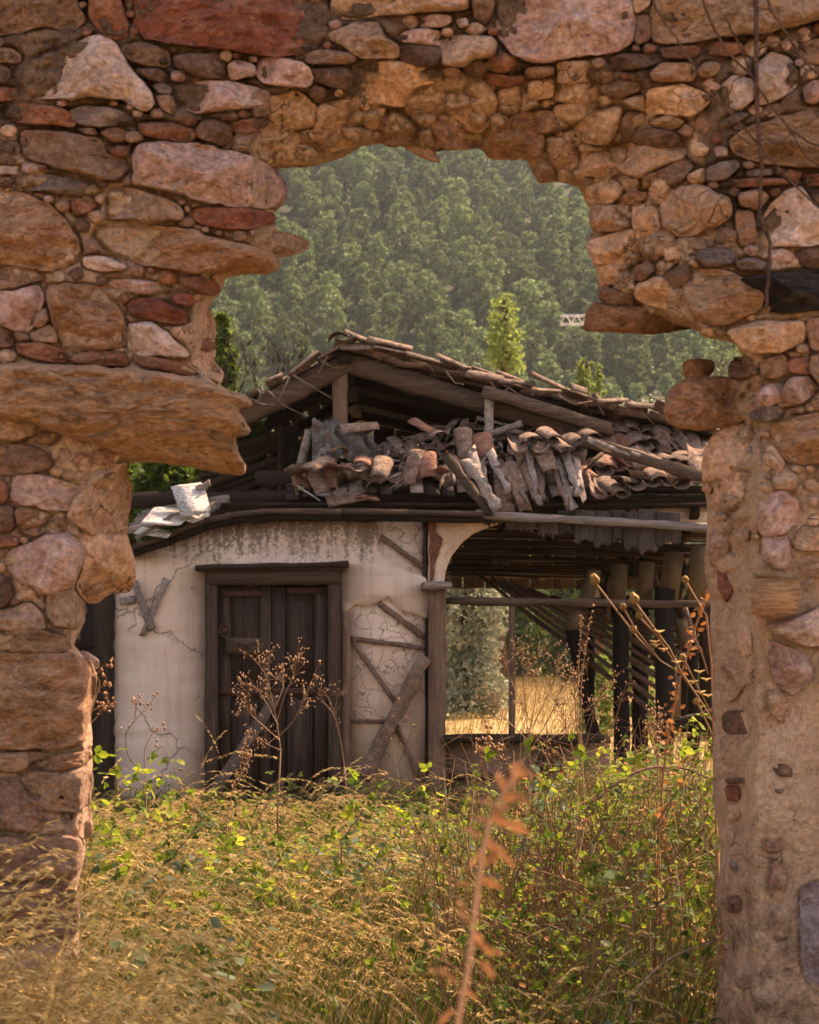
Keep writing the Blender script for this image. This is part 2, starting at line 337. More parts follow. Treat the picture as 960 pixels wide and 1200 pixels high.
def Z(reg, pts):
    ox, oy, s = {'p': (0, 0, 1), '1': (0, 0, 3), '2': (0, 280, 3), '3': (0, 560, 3), '4': (300, 0, 2.8235), '5': (620, 0, 2.8235), '6': (660, 240, 3.2), '7': (760, 520, 3.53), '8': (780, 840, 3.333), '9': (0, 740, 4)}[reg]
    return [(ox+x/s, oy+y/s) for x, y in pts]
ST = [  # region, colour, protrusion, outline
('1','brown',.05,[(-90,-90),(260,-90),(275,20),(295,75),(250,112),(160,90),(60,112),(-90,140)]),
('1','rust',.03,[(310,-40),(420,-40),(425,30),(450,80),(440,130),(380,135),(320,60)]),
('p','red',.065,[(157,20),(163,-30),(385,-30),(386,20),(382,40),(370,58),(330,66),(290,62),(250,56),(200,50),(168,45)]),
('1','cream',.08,[(45,265),(70,225),(160,190),(270,150),(345,125),(395,145),(430,210),(480,260),(525,320),(545,365),(525,390),(490,390),(450,350),(300,335),(255,352),(200,345),(140,345),(95,335)]),
('1','brown',.03,[(-60,170),(40,172),(75,195),(70,218),(-60,220)]),
('1','rust',.03,[(-60,310),(50,310),(60,335),(40,352),(-60,352)]),
('1','dark',.03,[(-60,232),(20,232),(35,262),(20,292),(-60,296)]),
('1','brown',.04,[(445,180),(470,150),(520,155),(590,180),(600,225),(570,235),(500,222),(450,205)]),
('1','dark',.04,[(480,240),(560,240),(595,270),(590,295),(520,275),(485,262)]),
('1','slate',.03,[(535,300),(560,290),(600,305),(605,330),(560,330)]),
('1','brown',.04,[(540,335),(600,335),(620,380),(605,405),(570,380)]),
('1','dark',.045,[(610,200),(640,190),(760,190),(790,230),(785,275),(700,265),(620,240)]),
('1','pink',.05,[(800,230),(830,210),(890,225),(900,265),(860,270),(815,282)]),
('p','pink',.05,[(303,72),(308,68),(330,70),(352,74),(362,80),(366,92),(362,101),(340,100),(312,98),(303,90)]),
('1','pink',.055,[(612,300),(640,288),(820,295),(900,310),(940,330),(940,365),(870,385),(790,385),(690,402),(650,375),(615,345)]),
('1','rust',.055,[(10,395),(40,362),(120,370),(220,380),(265,425),(250,445),(180,435),(80,430),(20,415)]),
('1','slate',.05,[(248,390),(290,373),(370,380),(440,395),(470,415),(465,440),(380,437),(300,440),(262,425)]),
('1','rust',.04,[(350,465),(390,448),(430,455),(450,470),(430,500),(400,498),(375,485)]),
('1','brown',.03,[(270,452),(335,450),(345,475),(300,470)]),
('1','rust',.05,[(487,435),(520,430),(600,435),(680,455),(690,475),(670,500),(600,495),(500,475)]),
('1','dark',.045,[(695,450),(720,425),(770,425),(815,450),(810,500),(780,505),(720,490),(692,475)]),
('1','rust',.04,[(815,435),(850,425),(920,415),(945,420),(940,445),(880,465),(825,470)]),
('1','brown',.07,[(78,500),(90,460),(180,460),(260,470),(340,490),(370,540),(440,560),(440,600),(420,625),(350,630),(280,610),(180,580),(110,560),(85,540)]),
('p','pink',.09,[(158,215),(158,180),(163,168),(195,166),(240,172),(285,180),(318,195),(334,212),(334,232),(325,246),(300,243),(250,238),(200,224),(165,218)]),
('1','cream',.035,[(-30,585),(70,585),(75,600),(60,612),(-30,610)]),
('1','slate',.045,[(50,620),(120,615),(230,625),(330,640),(350,670),(330,690),(250,680),(180,670),(70,668)]),
('1','rust',.045,[(240,715),(280,700),(330,705),(340,725),(290,755),(260,745)]),
('p','orange',.07,[(-28,226),(20,226),(45,234),(65,248),(80,262),(90,280),(92,292),(88,305),(72,314),(48,317),(20,308),(-28,308)]),
('1','tan',.06,[(375,680),(390,662),(440,665),(560,690),(630,720),(645,745),(640,775),(580,770),(560,780),(480,770),(380,768)]),
('1','tan',.03,[(647,728),(660,720),(670,738),(660,750)]),
('p','red',.055,[(220,250),(238,243),(285,245),(318,249),(323,255),(320,262),(295,268),(265,268),(235,262)]),
('p','orange',.07,[(112,278),(116,266),(160,264),(215,268),(255,280),(300,290),(326,300),(325,315),(312,321),(270,320),(220,317),(170,310),(130,298)]),
('p','tan',.09,[(290,284),(300,278),(330,274),(354,279),(361,285),(360,293),(335,300),(300,296)]),
('2','cream',.04,[(290,65),(340,58),(400,75),(450,95),(430,110),(360,112),(300,98)]),
('2','pink',.045,[(378,145),(460,142),(560,155),(605,170),(600,190),(520,192),(440,182),(380,172)]),
('2','rust',.05,[(625,135),(680,125),(760,150),(778,175),(750,200),(690,185),(640,160)]),
('2','red',.05,[(450,230),(480,210),(560,215),(650,255),(655,290),(620,298),(560,290),(490,270),(455,255)]),
('2','red',.04,[(605,200),(640,185),(680,205),(695,230),(650,235),(615,225)]),
('2','orange',.07,[(163,190),(175,165),(250,165),(350,175),(400,220),(430,280),(440,330),(430,375),(380,382),(220,387),(205,340),(185,260)]),
('2','cream',.055,[(447,330),(460,298),(540,295),(600,345),(660,400),(655,415),(560,410),(460,402),(448,380)]),
('2','pink',.05,[(-60,190),(60,185),(130,165),(150,210),(130,290),(95,325),(40,310),(-60,290)]),
('2','dark',.03,[(-60,305),(30,312),(50,330),(45,378),(-60,385)]),
('2','brown',.03,[(50,325),(95,332),(110,352),(60,362)]),
('2','brown',.03,[(-60,120),(50,95),(140,100),(150,140),(60,165),(-60,178)]),
('2','rust',.05,[(60,365),(150,368),(225,395),(232,435),(170,430),(65,405)]),
('2','rust',.045,[(250,405),(330,398),(430,402),(452,420),(445,445),(350,445),(255,440)]),
('2','rust',.045,[(470,410),(560,415),(640,435),(700,470),(690,480),(600,470),(480,440)]),
('2','tan',.04,[(125,270),(160,240),(175,280),(150,310),(120,310)]),
('2','tan',.035,[(100,335),(180,300),(200,340),(200,362),(120,360)]),
('2','rust',.05,[(670,365),(700,355),(755,362),(760,390),(720,393),(680,385)]),
('2','mortar',.05,[(665,250),(720,215),(750,290),(758,350),(700,352),(660,320)]),
('2','mortar',.05,[(690,400),(760,405),(745,430),(785,470),(780,510),(720,480),(650,420)]),
('2','tan',.05,[(-60,600),(70,600),(130,640),(120,690),(60,705),(-60,700)]),
('2','cream',.05,[(-60,460),(60,480),(110,520),(110,570),(40,590),(-60,585)]),
('2','brown',.05,[(-60,730),(100,728),(160,750),(175,800),(120,825),(30,822),(-60,820)]),
('2','brown',.04,[(130,690),(200,670),(205,705),(160,722),(130,715)]),
('2','rust',.035,[(-60,845),(15,850),(28,885),(15,930),(-60,935)]),
('p','pink',.07,[(11,582),(17,556),(42,558),(78,564),(97,574),(99,590),(85,598),(55,596),(25,592)]),
('3','brown',.04,[(-60,100),(45,100),(48,170),(30,185),(-60,185)]),
('3','orange',.05,[(55,110),(110,103),(180,130),(150,165),(90,182),(60,165)]),
('3','rust',.04,[(-60,205),(75,205),(60,240),(-60,242)]),
('3','brown',.03,[(-60,252),(40,252),(20,275),(-60,280)]),
('3','brown',.04,[(70,190),(150,172),(185,188),(120,205)]),
('3','pink',.10,[(5,290),(60,250),(150,210),(230,195),(290,240),(295,280),(270,340),(240,385),(200,410),(140,405),(110,380),(60,350),(30,320)]),
('3','dark',.03,[(-60,345),(25,345),(45,380),(40,420),(10,455),(-60,455)]),  # dark hole in the wall, its shade built as a dark stone
('3','tan',.055,[(-60,480),(40,460),(100,440),(140,470),(160,530),(100,535),(-60,530)]),
('3','mortar',.12,[(230,190),(330,190),(440,200),(468,280),(476,355),(450,400),(395,395),(340,442),(310,438),(270,380),(300,280)]),
('3','mortar',.10,[(250,60),(320,-10),(440,-55),(462,50),(445,150),(440,205),(330,200),(235,150)]),
('3','tan',.05,[(170,400),(260,395),(300,460),(270,530),(190,520),(165,470)]),
('3','layer',.06,[(-60,540),(150,535),(230,560),(252,600),(200,615),(60,612),(-60,600)]),
('3','cream',.05,[(262,615),(300,612),(345,640),(350,665),(320,680),(290,650)]),
('9','layer',.07,[(-100,110),(150,100),(340,105),(430,150),(445,230),(440,300),(415,370),(405,440),(395,520),(300,545),(180,545),(-100,555)]),
('9','orange',.06,[(140,610),(260,585),(420,560),(432,590),(380,630),(280,652),(160,640)]),
('9','tan',.05,[(-100,575),(200,568),(260,580),(130,612),(120,650),(-100,650)]),
('9','tan',.055,[(120,665),(280,660),(430,640),(430,700),(425,800),(360,840),(220,830),(100,760)]),
('9','brown',.045,[(-100,690),(90,700),(150,800),(280,845),(330,930),(200,960),(-100,900)]),
('9','black',.03,[(250,720),(310,705),(345,745),(320,795),(270,790)]),
('9','tan',.05,[(340,850),(420,810),(425,900),(430,960),(380,970),(340,930)]),
('9','brown',.05,[(-100,960),(150,980),(330,960),(375,1000),(370,1100),(320,1170),(-100,1150)]),
('p','brown',.05,[(-25,1040),(50,1035),(92,1045),(90,1095),(40,1100),(-25,1105)]),
('p','tan',.05,[(-25,1112),(60,1108),(90,1112),(90,1180),(40,1190),(-25,1190)]),
('4','tan',.06,[(260,-70),(700,-70),(700,30),(640,35),(450,45),(330,62),(275,60),(258,40)]),
('4','dark',.04,[(715,-70),(775,-70),(785,40),(760,80),(720,60)]),
('4','tan',.065,[(240,110),(350,75),(400,75),(420,120),(470,150),(468,190),(330,185),(290,150),(250,135)]),
('4','pink',.045,[(535,65),(580,50),(640,50),(650,70),(620,90),(540,88)]),
('4','pink',.05,[(481,110),(520,97),(600,100),(628,120),(620,150),(560,145),(490,140)]),
('4','dark',.055,[(475,150),(600,150),(612,180),(600,215),(540,220),(480,200)]),
('4','tan',.06,[(612,160),(640,120),(780,118),(795,150),(780,185),(720,195),(690,220),(620,215)]),
('4','pink',.04,[(660,65),(700,58),(705,85),(675,92)]),
('4','brown',.05,[(165,185),(200,165),(320,175),(330,200),(300,212),(170,210)]),
('4','dark',.05,[(185,230),(300,225),(320,250),(310,295),(270,290),(190,265)]),
('4','brown',.04,[(-10,300),(40,300),(48,380),(-10,385)]),
('4','dark',.04,[(-15,392),(40,392),(45,415),(-15,430)]),
('p','pink',.08,[(581,10),(585,-25),(740,-25),(743,10),(740,48),(728,58),(700,62),(650,70),(615,71),(598,60),(586,40)]),
('4','brown',.09,[(378,465),(390,445),(410,400),(440,362),(490,362),(520,395),(550,450),(548,480),(450,478)]),
('4','brown',.10,[(527,400),(560,370),(620,372),(680,410),(740,440),(750,480),(700,492),(640,495),(550,470)]),
('4','orange',.10,[(755,480),(760,430),(830,400),(870,365),(940,375),(955,460),(940,522),(830,530),(770,520)]),
('4','tan',.06,[(470,478),(560,480),(595,505),(610,540),(565,528),(500,492)]),
('4','mortar',.06,[(495,330),(520,290),(600,280),(620,300),(610,365),(560,365),(525,390),(500,370)]),
('4','mortar',.07,[(622,290),(680,265),(760,270),(800,330),(790,390),(740,430),(700,430),(660,380),(622,365)]),
('4','mortar',.05,[(360,372),(420,352),(430,365),(402,430),(360,420)]),
('4','mortar',.06,[(325,240),(400,205),(500,205),(620,232),(610,268),(520,288),(490,348),(430,338),(370,338),(322,300)]),
('4','rust',.045,[(750,240),(830,252),(885,250),(890,275),(820,290),(770,275)]),
('4','mortar',.05,[(802,302),(870,282),(882,350),(850,395),(802,385)]),
('4','mortar',.06,[(45,325),(130,300),(200,350),(190,420),(100,430),(20,445),(-20,430)]),
('4','mortar',.06,[(205,345),(330,330),(355,400),(330,480),(240,500),(180,440)]),
('4','mortar',.07,[(-10,455),(100,435),(190,432),(235,500),(200,528),(100,548),(20,545)]),
('5','tan',.085,[(410,100),(405,60),(430,-70),(1040,-70),(1040,40),(900,80),(780,105),(640,120),(520,140),(420,142)]),
('5','tan',.04,[(350,45),(400,15),(405,-50),(345,-50)]),
('5','dark',.03,[(345,60),(395,50),(400,130),(350,150)]),
('5','rust',.05,[(435,160),(560,150),(575,170),(540,190),(450,195)]),
('5','rust',.045,[(585,155),(620,140),(700,140),(710,165),(680,182),(590,180)]),
('5','dark',.05,[(262,195),(310,178),(420,180),(430,205),(380,225),(280,232)]),
('5','orange',.06,[(400,245),(440,210),(540,210),(552,240),(540,268),(420,268)]),
('5','tan',.045,[(560,225),(590,205),(635,210),(630,240),(590,258),(562,250)]),
('5','brown',.05,[(235,285),(300,265),(365,275),(365,300),(300,325),(245,310)]),
('5','mortar',.06,[(90,205),(200,200),(220,240),(215,270),(100,275)]),
('5','mortar',.065,[(82,282),(220,277),(235,320),(180,345),(90,332)]),
('5','mortar',.06,[(0,268),(78,262),(82,320),(0,332)]),
('5','brown',.05,[(-10,225),(80,217),(82,247),(-10,262)]),
('5','mortar',.065,[(82,352),(220,320),(230,370),(160,400),(90,395)]),
('5','mortar',.075,[(162,420),(200,382),(300,347),(310,380),(262,480),(200,470),(150,440)]),
('5','brown',.07,[(272,460),(320,370),(380,375),(375,420),(300,475),(262,480)]),
('5','dark',.08,[(345,450),(370,422),(480,432),(505,460),(470,485),(400,488),(350,475)]),
('5','tan',.05,[(400,402),(470,377),(520,402),(480,430),(420,420)]),
('5','mortar',.07,[(388,302),(480,277),(590,312),(600,332),(540,388),(450,370),(392,378)]),
('5','mortar',.05,[(302,330),(380,312),(398,368),(340,358)]),
('5','brown',.06,[(-10,372),(80,365),(140,422),(50,437),(-10,440)]),
('5','brown',.05,[(-10,450),(50,450),(40,500),(-10,522)]),
('5','mortar',.07,[(40,460),(130,452),(160,500),(160,560),(90,560),(50,510)]),
('5','mortar',.07,[(165,522),(260,502),(298,560),(280,580),(180,580)]),
('5','mortar',.085,[(267,492),(400,457),(520,492),(500,528),(400,568),(380,588),(300,570)]),
('5','brown',.06,[(388,570),(450,560),(500,522),(550,547),(500,600),(430,620),(390,595)]),
('5','mortar',.05,[(520,580),(580,552),(595,600),(540,610)]),
('5','brown',.06,[(20,542),(80,530),(90,600),(30,605)]),
('5','mortar',.05,[(95,562),(155,565),(140,600),(95,600)]),
('5','brown',.05,[(150,592),(228,587),(238,600),(200,615),(165,612)]),
('5','mortar',.07,[(190,622),(250,592),(298,602),(308,640),(270,675),(200,670)]),
('5','orange',.06,[(285,662),(340,630),(395,635),(390,660),(330,680)]),
('5','mortar',.05,[(300,590),(360,585),(368,618),(318,628)]),
('5','tan',.07,[(205,680),(335,677),(343,760),(210,765)]),
('5','mortar',.06,[(348,700),(420,680),(440,760),(400,800),(352,790)]),
('5','mortar',.08,[(440,642),(560,612),(660,652),(670,720),(600,760),(500,780),(442,740)]),
('5','mortar',.06,[(420,590),(500,605),(470,640),(428,680),(395,640)]),
('5','cream',.06,[(635,290),(680,250),(740,265),(745,320),(700,360),(650,345)]),
('5','cream',.07,[(755,210),(800,175),(860,195),(895,240),(880,290),(820,330),(760,350),(752,290)]),
('5','layer',.06,[(665,470),(700,430),(850,385),(960,360),(1040,360),(1040,550),(900,548),(740,530),(680,510)]),
('5','slate',.045,[(632,405),(700,372),(735,378),(700,400),(640,435)]),
('5','slate',.055,[(590,560),(630,540),(690,530),(695,555),(650,590),(595,600)]),
('5','rust',.045,[(625,595),(850,588),(862,610),(640,622)]),
('5','slate',.03,[(720,562),(800,558),(810,580),(725,584)]),
('5','rust',.04,[(905,580),(1040,570),(1040,610),(910,615)]),
('5','cream',.065,[(765,740),(840,640),(900,620),(940,680),(1040,720),(1040,800),(820,810),(765,825)]),
('5','tan',.04,[(690,640),(760,625),(795,650),(760,690),(700,680)]),
('5','brown',.03,[(682,700),(740,700),(752,800),(700,815)]),
('5','pink',.045,[(905,290),(950,262),(985,290),(950,345),(915,335)]),
('5','brown',.03,[(890,150),(960,130),(1040,150),(1040,200),(920,210)]),
('6','mortar',.075,[(90,140),(250,92),(330,122),(335,190),(200,228),(120,218)]),
('6','tan',.06,[(112,2),(250,2),(253,88),(112,94)]),
('6','mortar',.06,[(265,0),(325,-10),(330,115),(262,90)]),
('6','mortar',.06,[(130,232),(200,217),(258,250),(230,290),(140,300)]),
('6','brown',.06,[(265,235),(330,207),(350,240),(300,285),(270,280)]),
('6','brown',.06,[(140,312),(200,312),(265,342),(255,375),(180,385),(135,350)]),
('6','mortar',.05,[(200,290),(268,292),(273,320),(212,328)]),
('6','mortar',.06,[(275,302),(350,272),(435,295),(438,378),(380,388),(272,350)]),
('6','brown',.06,[(380,270),(440,225),(480,232),(470,290),(400,318)]),
('6','orange',.09,[(85,470),(95,395),(130,365),(200,382),(300,380),(440,387),(492,420),(492,465),(320,480),(200,475)]),
('6','layer',.09,[(450,330),(470,250),(560,240),(700,280),(760,330),(740,390),(640,440),(560,452),(480,400)]),
('6','black',.15,[(600,290),(760,262),(1060,235),(1060,392),(780,398),(620,378)]),
('6','slate',.05,[(490,190),(530,165),(640,165),(640,215),(540,235)]),
('6','slate',.05,[(645,212),(700,200),(765,215),(750,245),(662,240)]),
('6','mortar',.08,[(610,472),(720,442),(800,442),(900,432),(900,520),(760,560),(660,532)]),
('6','pink',.06,[(915,430),(1060,420),(1060,540),(930,540)]),
('6','brown',.09,[(625,600),(650,572),(730,580),(738,640),(640,650),(622,640)]),
('6','orange',.06,[(745,585),(830,560),(850,620),(800,650),(745,645)]),
('6','orange',.16,[(385,770),(400,700),(450,652),(560,648),(700,652),(780,680),(745,720),(705,760),(692,800),(620,835),(500,845),(430,830),(395,810)]),
('6','pink',.06,[(715,730),(760,680),(830,670),(830,720),(760,760)]),
('6','pink',.07,[(800,740),(850,650),(920,642),(960,690),(900,742),(820,755)]),
('6','tan',.06,[(935,570),(1060,550),(1060,700),(980,690),(930,630)]),
('6','slate',.05,[(702,780),(760,750),(830,760),(820,790),(760,815),(702,800)]),
('6','layer',.08,[(780,832),(880,800),(960,790),(1060,800),(1060,960),(850,970),(790,890)]),
('6','mortar',.08,[(522,970),(560,872),(640,822),(728,850),(748,930),(740,998),(680,1035),(530,1030)]),
('6','mortar',.06,[(755,900),(790,910),(830,970),(800,1020),(755,1000)]),
('7','tan',.06,[(325,85),(455,62),(462,110),(410,143),(342,112)]),
('7','mortar',.07,[(300,132),(350,117),(402,170),(400,240),(330,275),(277,230),(277,190)]),
('7','tan',.055,[(510,142),(560,92),(620,142),(600,190),(530,187)]),
('7','pink',.07,[(470,212),(560,197),(620,242),(620,320),(560,370),(482,385),(452,340)]),
('7','pink',.06,[(475,392),(570,377),(588,440),(588,508),(530,518),(470,470)]),
('7','tan',.055,[(592,402),(640,352),(780,350),(780,440),(620,445)]),
('7','tan',.05,[(622,502),(780,490),(780,552),(640,552)]),
('7','cream',.085,[(482,752),(620,722),(780,650),(780,845),(640,832),(540,792)]),
('7','pink',.08,[(477,815),(530,822),(640,872),(680,950),(600,1050),(542,1000),(502,920)]),
('7','tan',.05,[(492,982),(540,982),(580,1100),(560,1160),(502,1110)]),
('7','tan',.05,[(345,332),(415,322),(423,400),(400,438),(352,420)]),
('7','red',.04,[(287,520),(310,497),(343,560),(353,620),(320,658),(292,600)]),
('7','mortar',.05,[(365,800),(425,765),(432,878),(385,880)]),
('7','tan',.05,[(307,902),(430,887),(438,960),(360,1050),(320,1060),(302,980)]),
('7','dark',.012,[(312,1112),(438,1102),(438,1205),(312,1190)]),  # a dark hole too, shade given by a nearly flush dark piece
('7','tan',.055,[(257,362),(320,322),(335,440),(282,540),(252,470)]),
('8','tan',.03,[(217,78),(320,72),(325,150),(270,190),(222,170)]),
('8','dark',.03,[(232,240),(352,240),(350,256),(240,262)]),  # thin dark slot, its shade modelled as a dark stone
('8','red',.03,[(232,268),(288,268),(288,328),(242,328)]),
('8','tan',.035,[(245,345),(292,340),(290,405),(245,405)]),
('8','dark',.012,[(237,702),(350,697),(330,722),(290,765),(242,760)]),
('8','dark',.025,[(407,182),(488,192),(498,233),(442,233)]),
('8','slate',.025,[(422,280),(470,280),(460,300),(432,300)]),
('8','brown',.025,[(387,492),(450,487),(455,520),(410,538),(387,520)]),
('8','brown',.03,[(415,560),(465,580),(475,660),(440,740),(410,700)]),
('8','dark',.012,[(412,837),(478,842),(473,873),(432,878)]),
('8','slate',.035,[(250,560),(300,570),(290,610),(255,600)]),
('8','gray',.06,[(525,700),(560,662),(640,650),(760,650),(760,1080),(590,1085),(552,1030),(532,900)]),
('8','brown',.03,[(267,1022),(385,1007),(385,1050),(290,1063)]),
('8','brown',.03,[(292,1132),(370,1122),(375,1200),(292,1200)]),
]
xs = np.concatenate([np.linspace(-1500, -60, 30), np.arange(-40, 1001, 2.8), np.linspace(1020, 2400, 30)])
ys = np.concatenate([np.linspace(-250, -60, 8), np.arange(-40, 1241, 2.8), np.linspace(1250, 1420, 8)])
GX, GY = np.meshgrid(xs, ys)
# roughen the outline by warping the lookup
wp = np.stack([GX*.03, GY*.03, GX*0], -1); wx = fbm(wp, 4, 3)*5; wy = fbm(wp+40, 4, 9)*5
DD, BB = depth_field(GX+wx, GY+wy)
ins = BB < 0
nx = len(xs); ny = len(ys)
cell = ins[:-1, :-1] | ins[1:, :-1] | ins[:-1, 1:] | ins[1:, 1:]
# pull outer vertices of border cells onto the outline
gy_, gx_ = np.gradient(BB); sp_x = np.gradient(xs)[None, :]; sp_y = np.gradient(ys)[:, None]
gx_ /= sp_x; gy_ /= sp_y; gl = np.hypot(gx_, gy_)+1e-6
mv = (BB > 0) & (BB < 8)
PX = np.where(mv, GX-gx_/gl*BB, GX); PY = np.where(mv, GY-gy_/gl*BB, GY)
rec = sstep(DD, Y0+0.02, Y0+0.2)                 # in the broken core
f1, f2, cid = worley(GX/34+wx*.06, GY/25+wy*.06, 5)
lump = sstep(f2-f1, 0.0, 0.35)*0.05+cid*0.03*sstep(f2-f1, 0, .15)
f1b, f2b, cidb = worley(GX/15+wx*.1, GY/12+wy*.1, 8)
lump2 = sstep(f2b-f1b, 0.0, 0.3)*0.016+cidb*0.012*sstep(f2b-f1b, 0, .2)
pier = sstep(GX, 800, 870)*sstep(GY, 560, 760)   # rendered lower right pier is smoother
pier = np.maximum(pier, sstep(GY, 880, 960)*sstep(-GX, -150, -60))
prt = (lump*(0.2+0.8*rec)+lump2*(.3+.7*rec))*(1-.95*pier)
n_ = fbm(np.stack([GX*.02, GY*.02, GX*0+2], -1), 6, 21, .58)
DZ = DD-prt-n_*(0.05-.02*pier)+0.03
# open joints: the mortar has washed out around the stones
joint = np.zeros(GX.shape)
for rg, mt, hh, pts in ST:
    P = np.array(Z(rg, pts)); c_ = P.mean(0); P = P+(P-c_)/(np.linalg.norm(P-c_, axis=1, keepdims=True)+1e-6)*1.8
    ix = np.searchsorted(xs, [P[:, 0].min()-8, P[:, 0].max()+8]); iy = np.searchsorted(ys, [P[:, 1].min()-8, P[:, 1].max()+8])
    sl = (slice(iy[0], iy[1]), slice(ix[0], ix[1]))
    if joint[sl].size == 0: continue
    d = segdist(GX[sl]+wx[sl]*.5, GY[sl]+wy[sl]*.5, P); wgt = (.25 if rg in '78' else (.7 if mt == 'mortar' else 1.0))
    joint[sl] = np.maximum(joint[sl], wgt*np.clip(1-d/4.6, 0, 1))
DZ += joint*.034*(.55+.9*np.clip(fbm(np.stack([GX*.025, GY*.025, GX*0+9], -1), 3, 61)+.35, 0, 1))
# round the broken edge away from the viewer
DZ += 0.12*np.power(1-np.clip(-BB/14, 0, 1), 2)
Vf = Wv(PX, PY, DZ).reshape(-1, 3)
back = np.stack([PX.ravel(), PY.ravel()], 1)
Yb = 6.0+0*DZ.ravel()
Vb = Vf.copy(); Vb[:, 1] = np.maximum(Yb, Vf[:, 1]+.12)
ci, cj = np.nonzero(cell)
vid = lambda i, j: i*nx+j
Q = np.stack([vid(ci, cj), vid(ci, cj+1), vid(ci+1, cj+1), vid(ci+1, cj)], 1)[:, ::-1]
# boundary edges -> reveal; the core of the wall goes straight back
E = np.concatenate([Q[:, [0, 1]], Q[:, [1, 2]], Q[:, [2, 3]], Q[:, [3, 0]]])
key = E[:, 0].astype(np.int64)*10**7+E[:, 1]; rk = E[:, 1].astype(np.int64)*10**7+E[:, 0]
bd = E[~np.isin(key, rk)]
nV = len(Vf)
# the back flares open with the line of sight so that the reveal stays behind the broken edge
Vray = Wv(back[:, 0], back[:, 1], 6.0)
far = (np.abs(back[:, 0]-480) > 600) | (back[:, 1] < -100)
Vb[:, 0] = np.where(far, Vb[:, 0], Vray[:, 0]); Vb[:, 2] = np.where(far, Vb[:, 2], Vray[:, 2]); Vb[:, 1] = 6.0+0*Vb[:, 1]
Qb = Q[:, ::-1]+nV
Qr = np.stack([bd[:, 1], bd[:, 0], bd[:, 0]+nV, bd[:, 1]+nV], 1)
Vall = np.vstack([Vf, Vb]); Vall[:, 2] = np.maximum(Vall[:, 2], -0.1)
QQ = np.vstack([Q, Qb, Qr]); used = np.unique(QQ); remap = np.zeros(len(Vall), int); remap[used] = np.arange(len(used))
mm = mesh_np('mortar', Vall[used], remap[QQ], True)
# mortar material: tan clay, darker and mossier high on the weathered face
mo, nt, b = newmat('mortar')
v = pos_node(nt, rnd=False)
n1 = noise(nt, v, 7, 6, .65, .3); n2 = noise(nt, v, 60, 4, .7); n3 = noise(nt, v, 16, 6, .75); n4 = noise(nt, v, 160, 2, .6)
fresh = ramp(nt, n1, [(.3, (.44, .27, .175)), (.5, (.58, .375, .255)), (.7, (.67, .46, .33))])
old = ramp(nt, n1, [(.3, (.075, .048, .036)), (.5, (.17, .105, .072)), (.72, (.36, .22, .145))])
vc = N(nt, 'ShaderNodeVertexColor', layer_name='weather')
sep = N(nt, 'ShaderNodeSeparateColor'); nt.links.new(vc.outputs[0], sep.inputs[0])
fac = rampf(nt, math_(nt, 'ADD', sep.outputs[0], math_(nt, 'MULTIPLY', math_(nt, 'SUBTRACT', n3, .5), 1.1)), .35, .65)
col = mix(nt, fac, fresh, old)
g = rampf(nt, n2, .3, .7, .7, 1.2); cc = N(nt, 'ShaderNodeCombineColor'); [nt.links.new(g, cc.inputs[i]) for i in range(3)]
col = mix(nt, 1.0, col, cc.outputs[0], 'MULTIPLY')
vo = N(nt, 'ShaderNodeTexVoronoi', feature='DISTANCE_TO_EDGE'); vo.inputs['Scale'].default_value = 6.5
no = N(nt, 'ShaderNodeTexNoise'); no.inputs['Scale'].default_value = 6; no.inputs['Detail'].default_value = 4
sc_ = N(nt, 'ShaderNodeVectorMath', operation='SCALE'); sc_.inputs['Scale'].default_value = .25
ad = N(nt, 'ShaderNodeVectorMath', operation='ADD')
nt.links.new(v, no.inputs['Vector']); nt.links.new(no.outputs['Color'], sc_.inputs[0]); nt.links.new(v, ad.inputs[0]); nt.links.new(sc_.outputs[0], ad.inputs[1]); nt.links.new(ad.outputs[0], vo.inputs['Vector'])
gate = rampf(nt, noise(nt, v, 2.3, 2), .5, .58)
ck = math_(nt, 'MULTIPLY', rampf(nt, vo.outputs['Distance'], 0, .02, 1, 0), gate)
col = mix(nt, math_(nt, 'MULTIPLY', ck, .8), col, (.05, .03, .02))
nt.links.new(col, b.inputs['Base Color'])
p = bump(nt, b, n1, .9, .05); p = bump(nt, b, n3, .9, .025, p); p = bump(nt, b, n2, 1., .016, p); p = bump(nt, b, n4, .5, .004, p); bump(nt, b, math_(nt, 'SUBTRACT', 1., ck), .8, .01, p)
# weathering paint (age of the surface): old face top/left/right, fresh clay in the broken core
Wt = 1-sstep(DD, Y0+.01, Y0+.12)
Wt = Wt*np.maximum(sstep(-GY, -330, -60)*1.0, .15)
Wt = np.maximum(Wt, .95*(1-sstep(np.abs(GX-900), 60, 110))*sstep(-GY, -330, -230)*(1-sstep(DD, Y0+.01, Y0+.12)))
Wt = np.maximum(Wt, .42*sstep(GY, 700, 1100))
ca = mm.color_attributes.new('weather', 'FLOAT_COLOR', 'POINT')
wv = np.concatenate([Wt.ravel(), Wt.ravel()])[used]
ca.data.foreach_set('color', np.stack([wv, wv, wv, wv*0+1], 1).astype(np.float32).ravel())
child('mortar', mm, wall, mo)

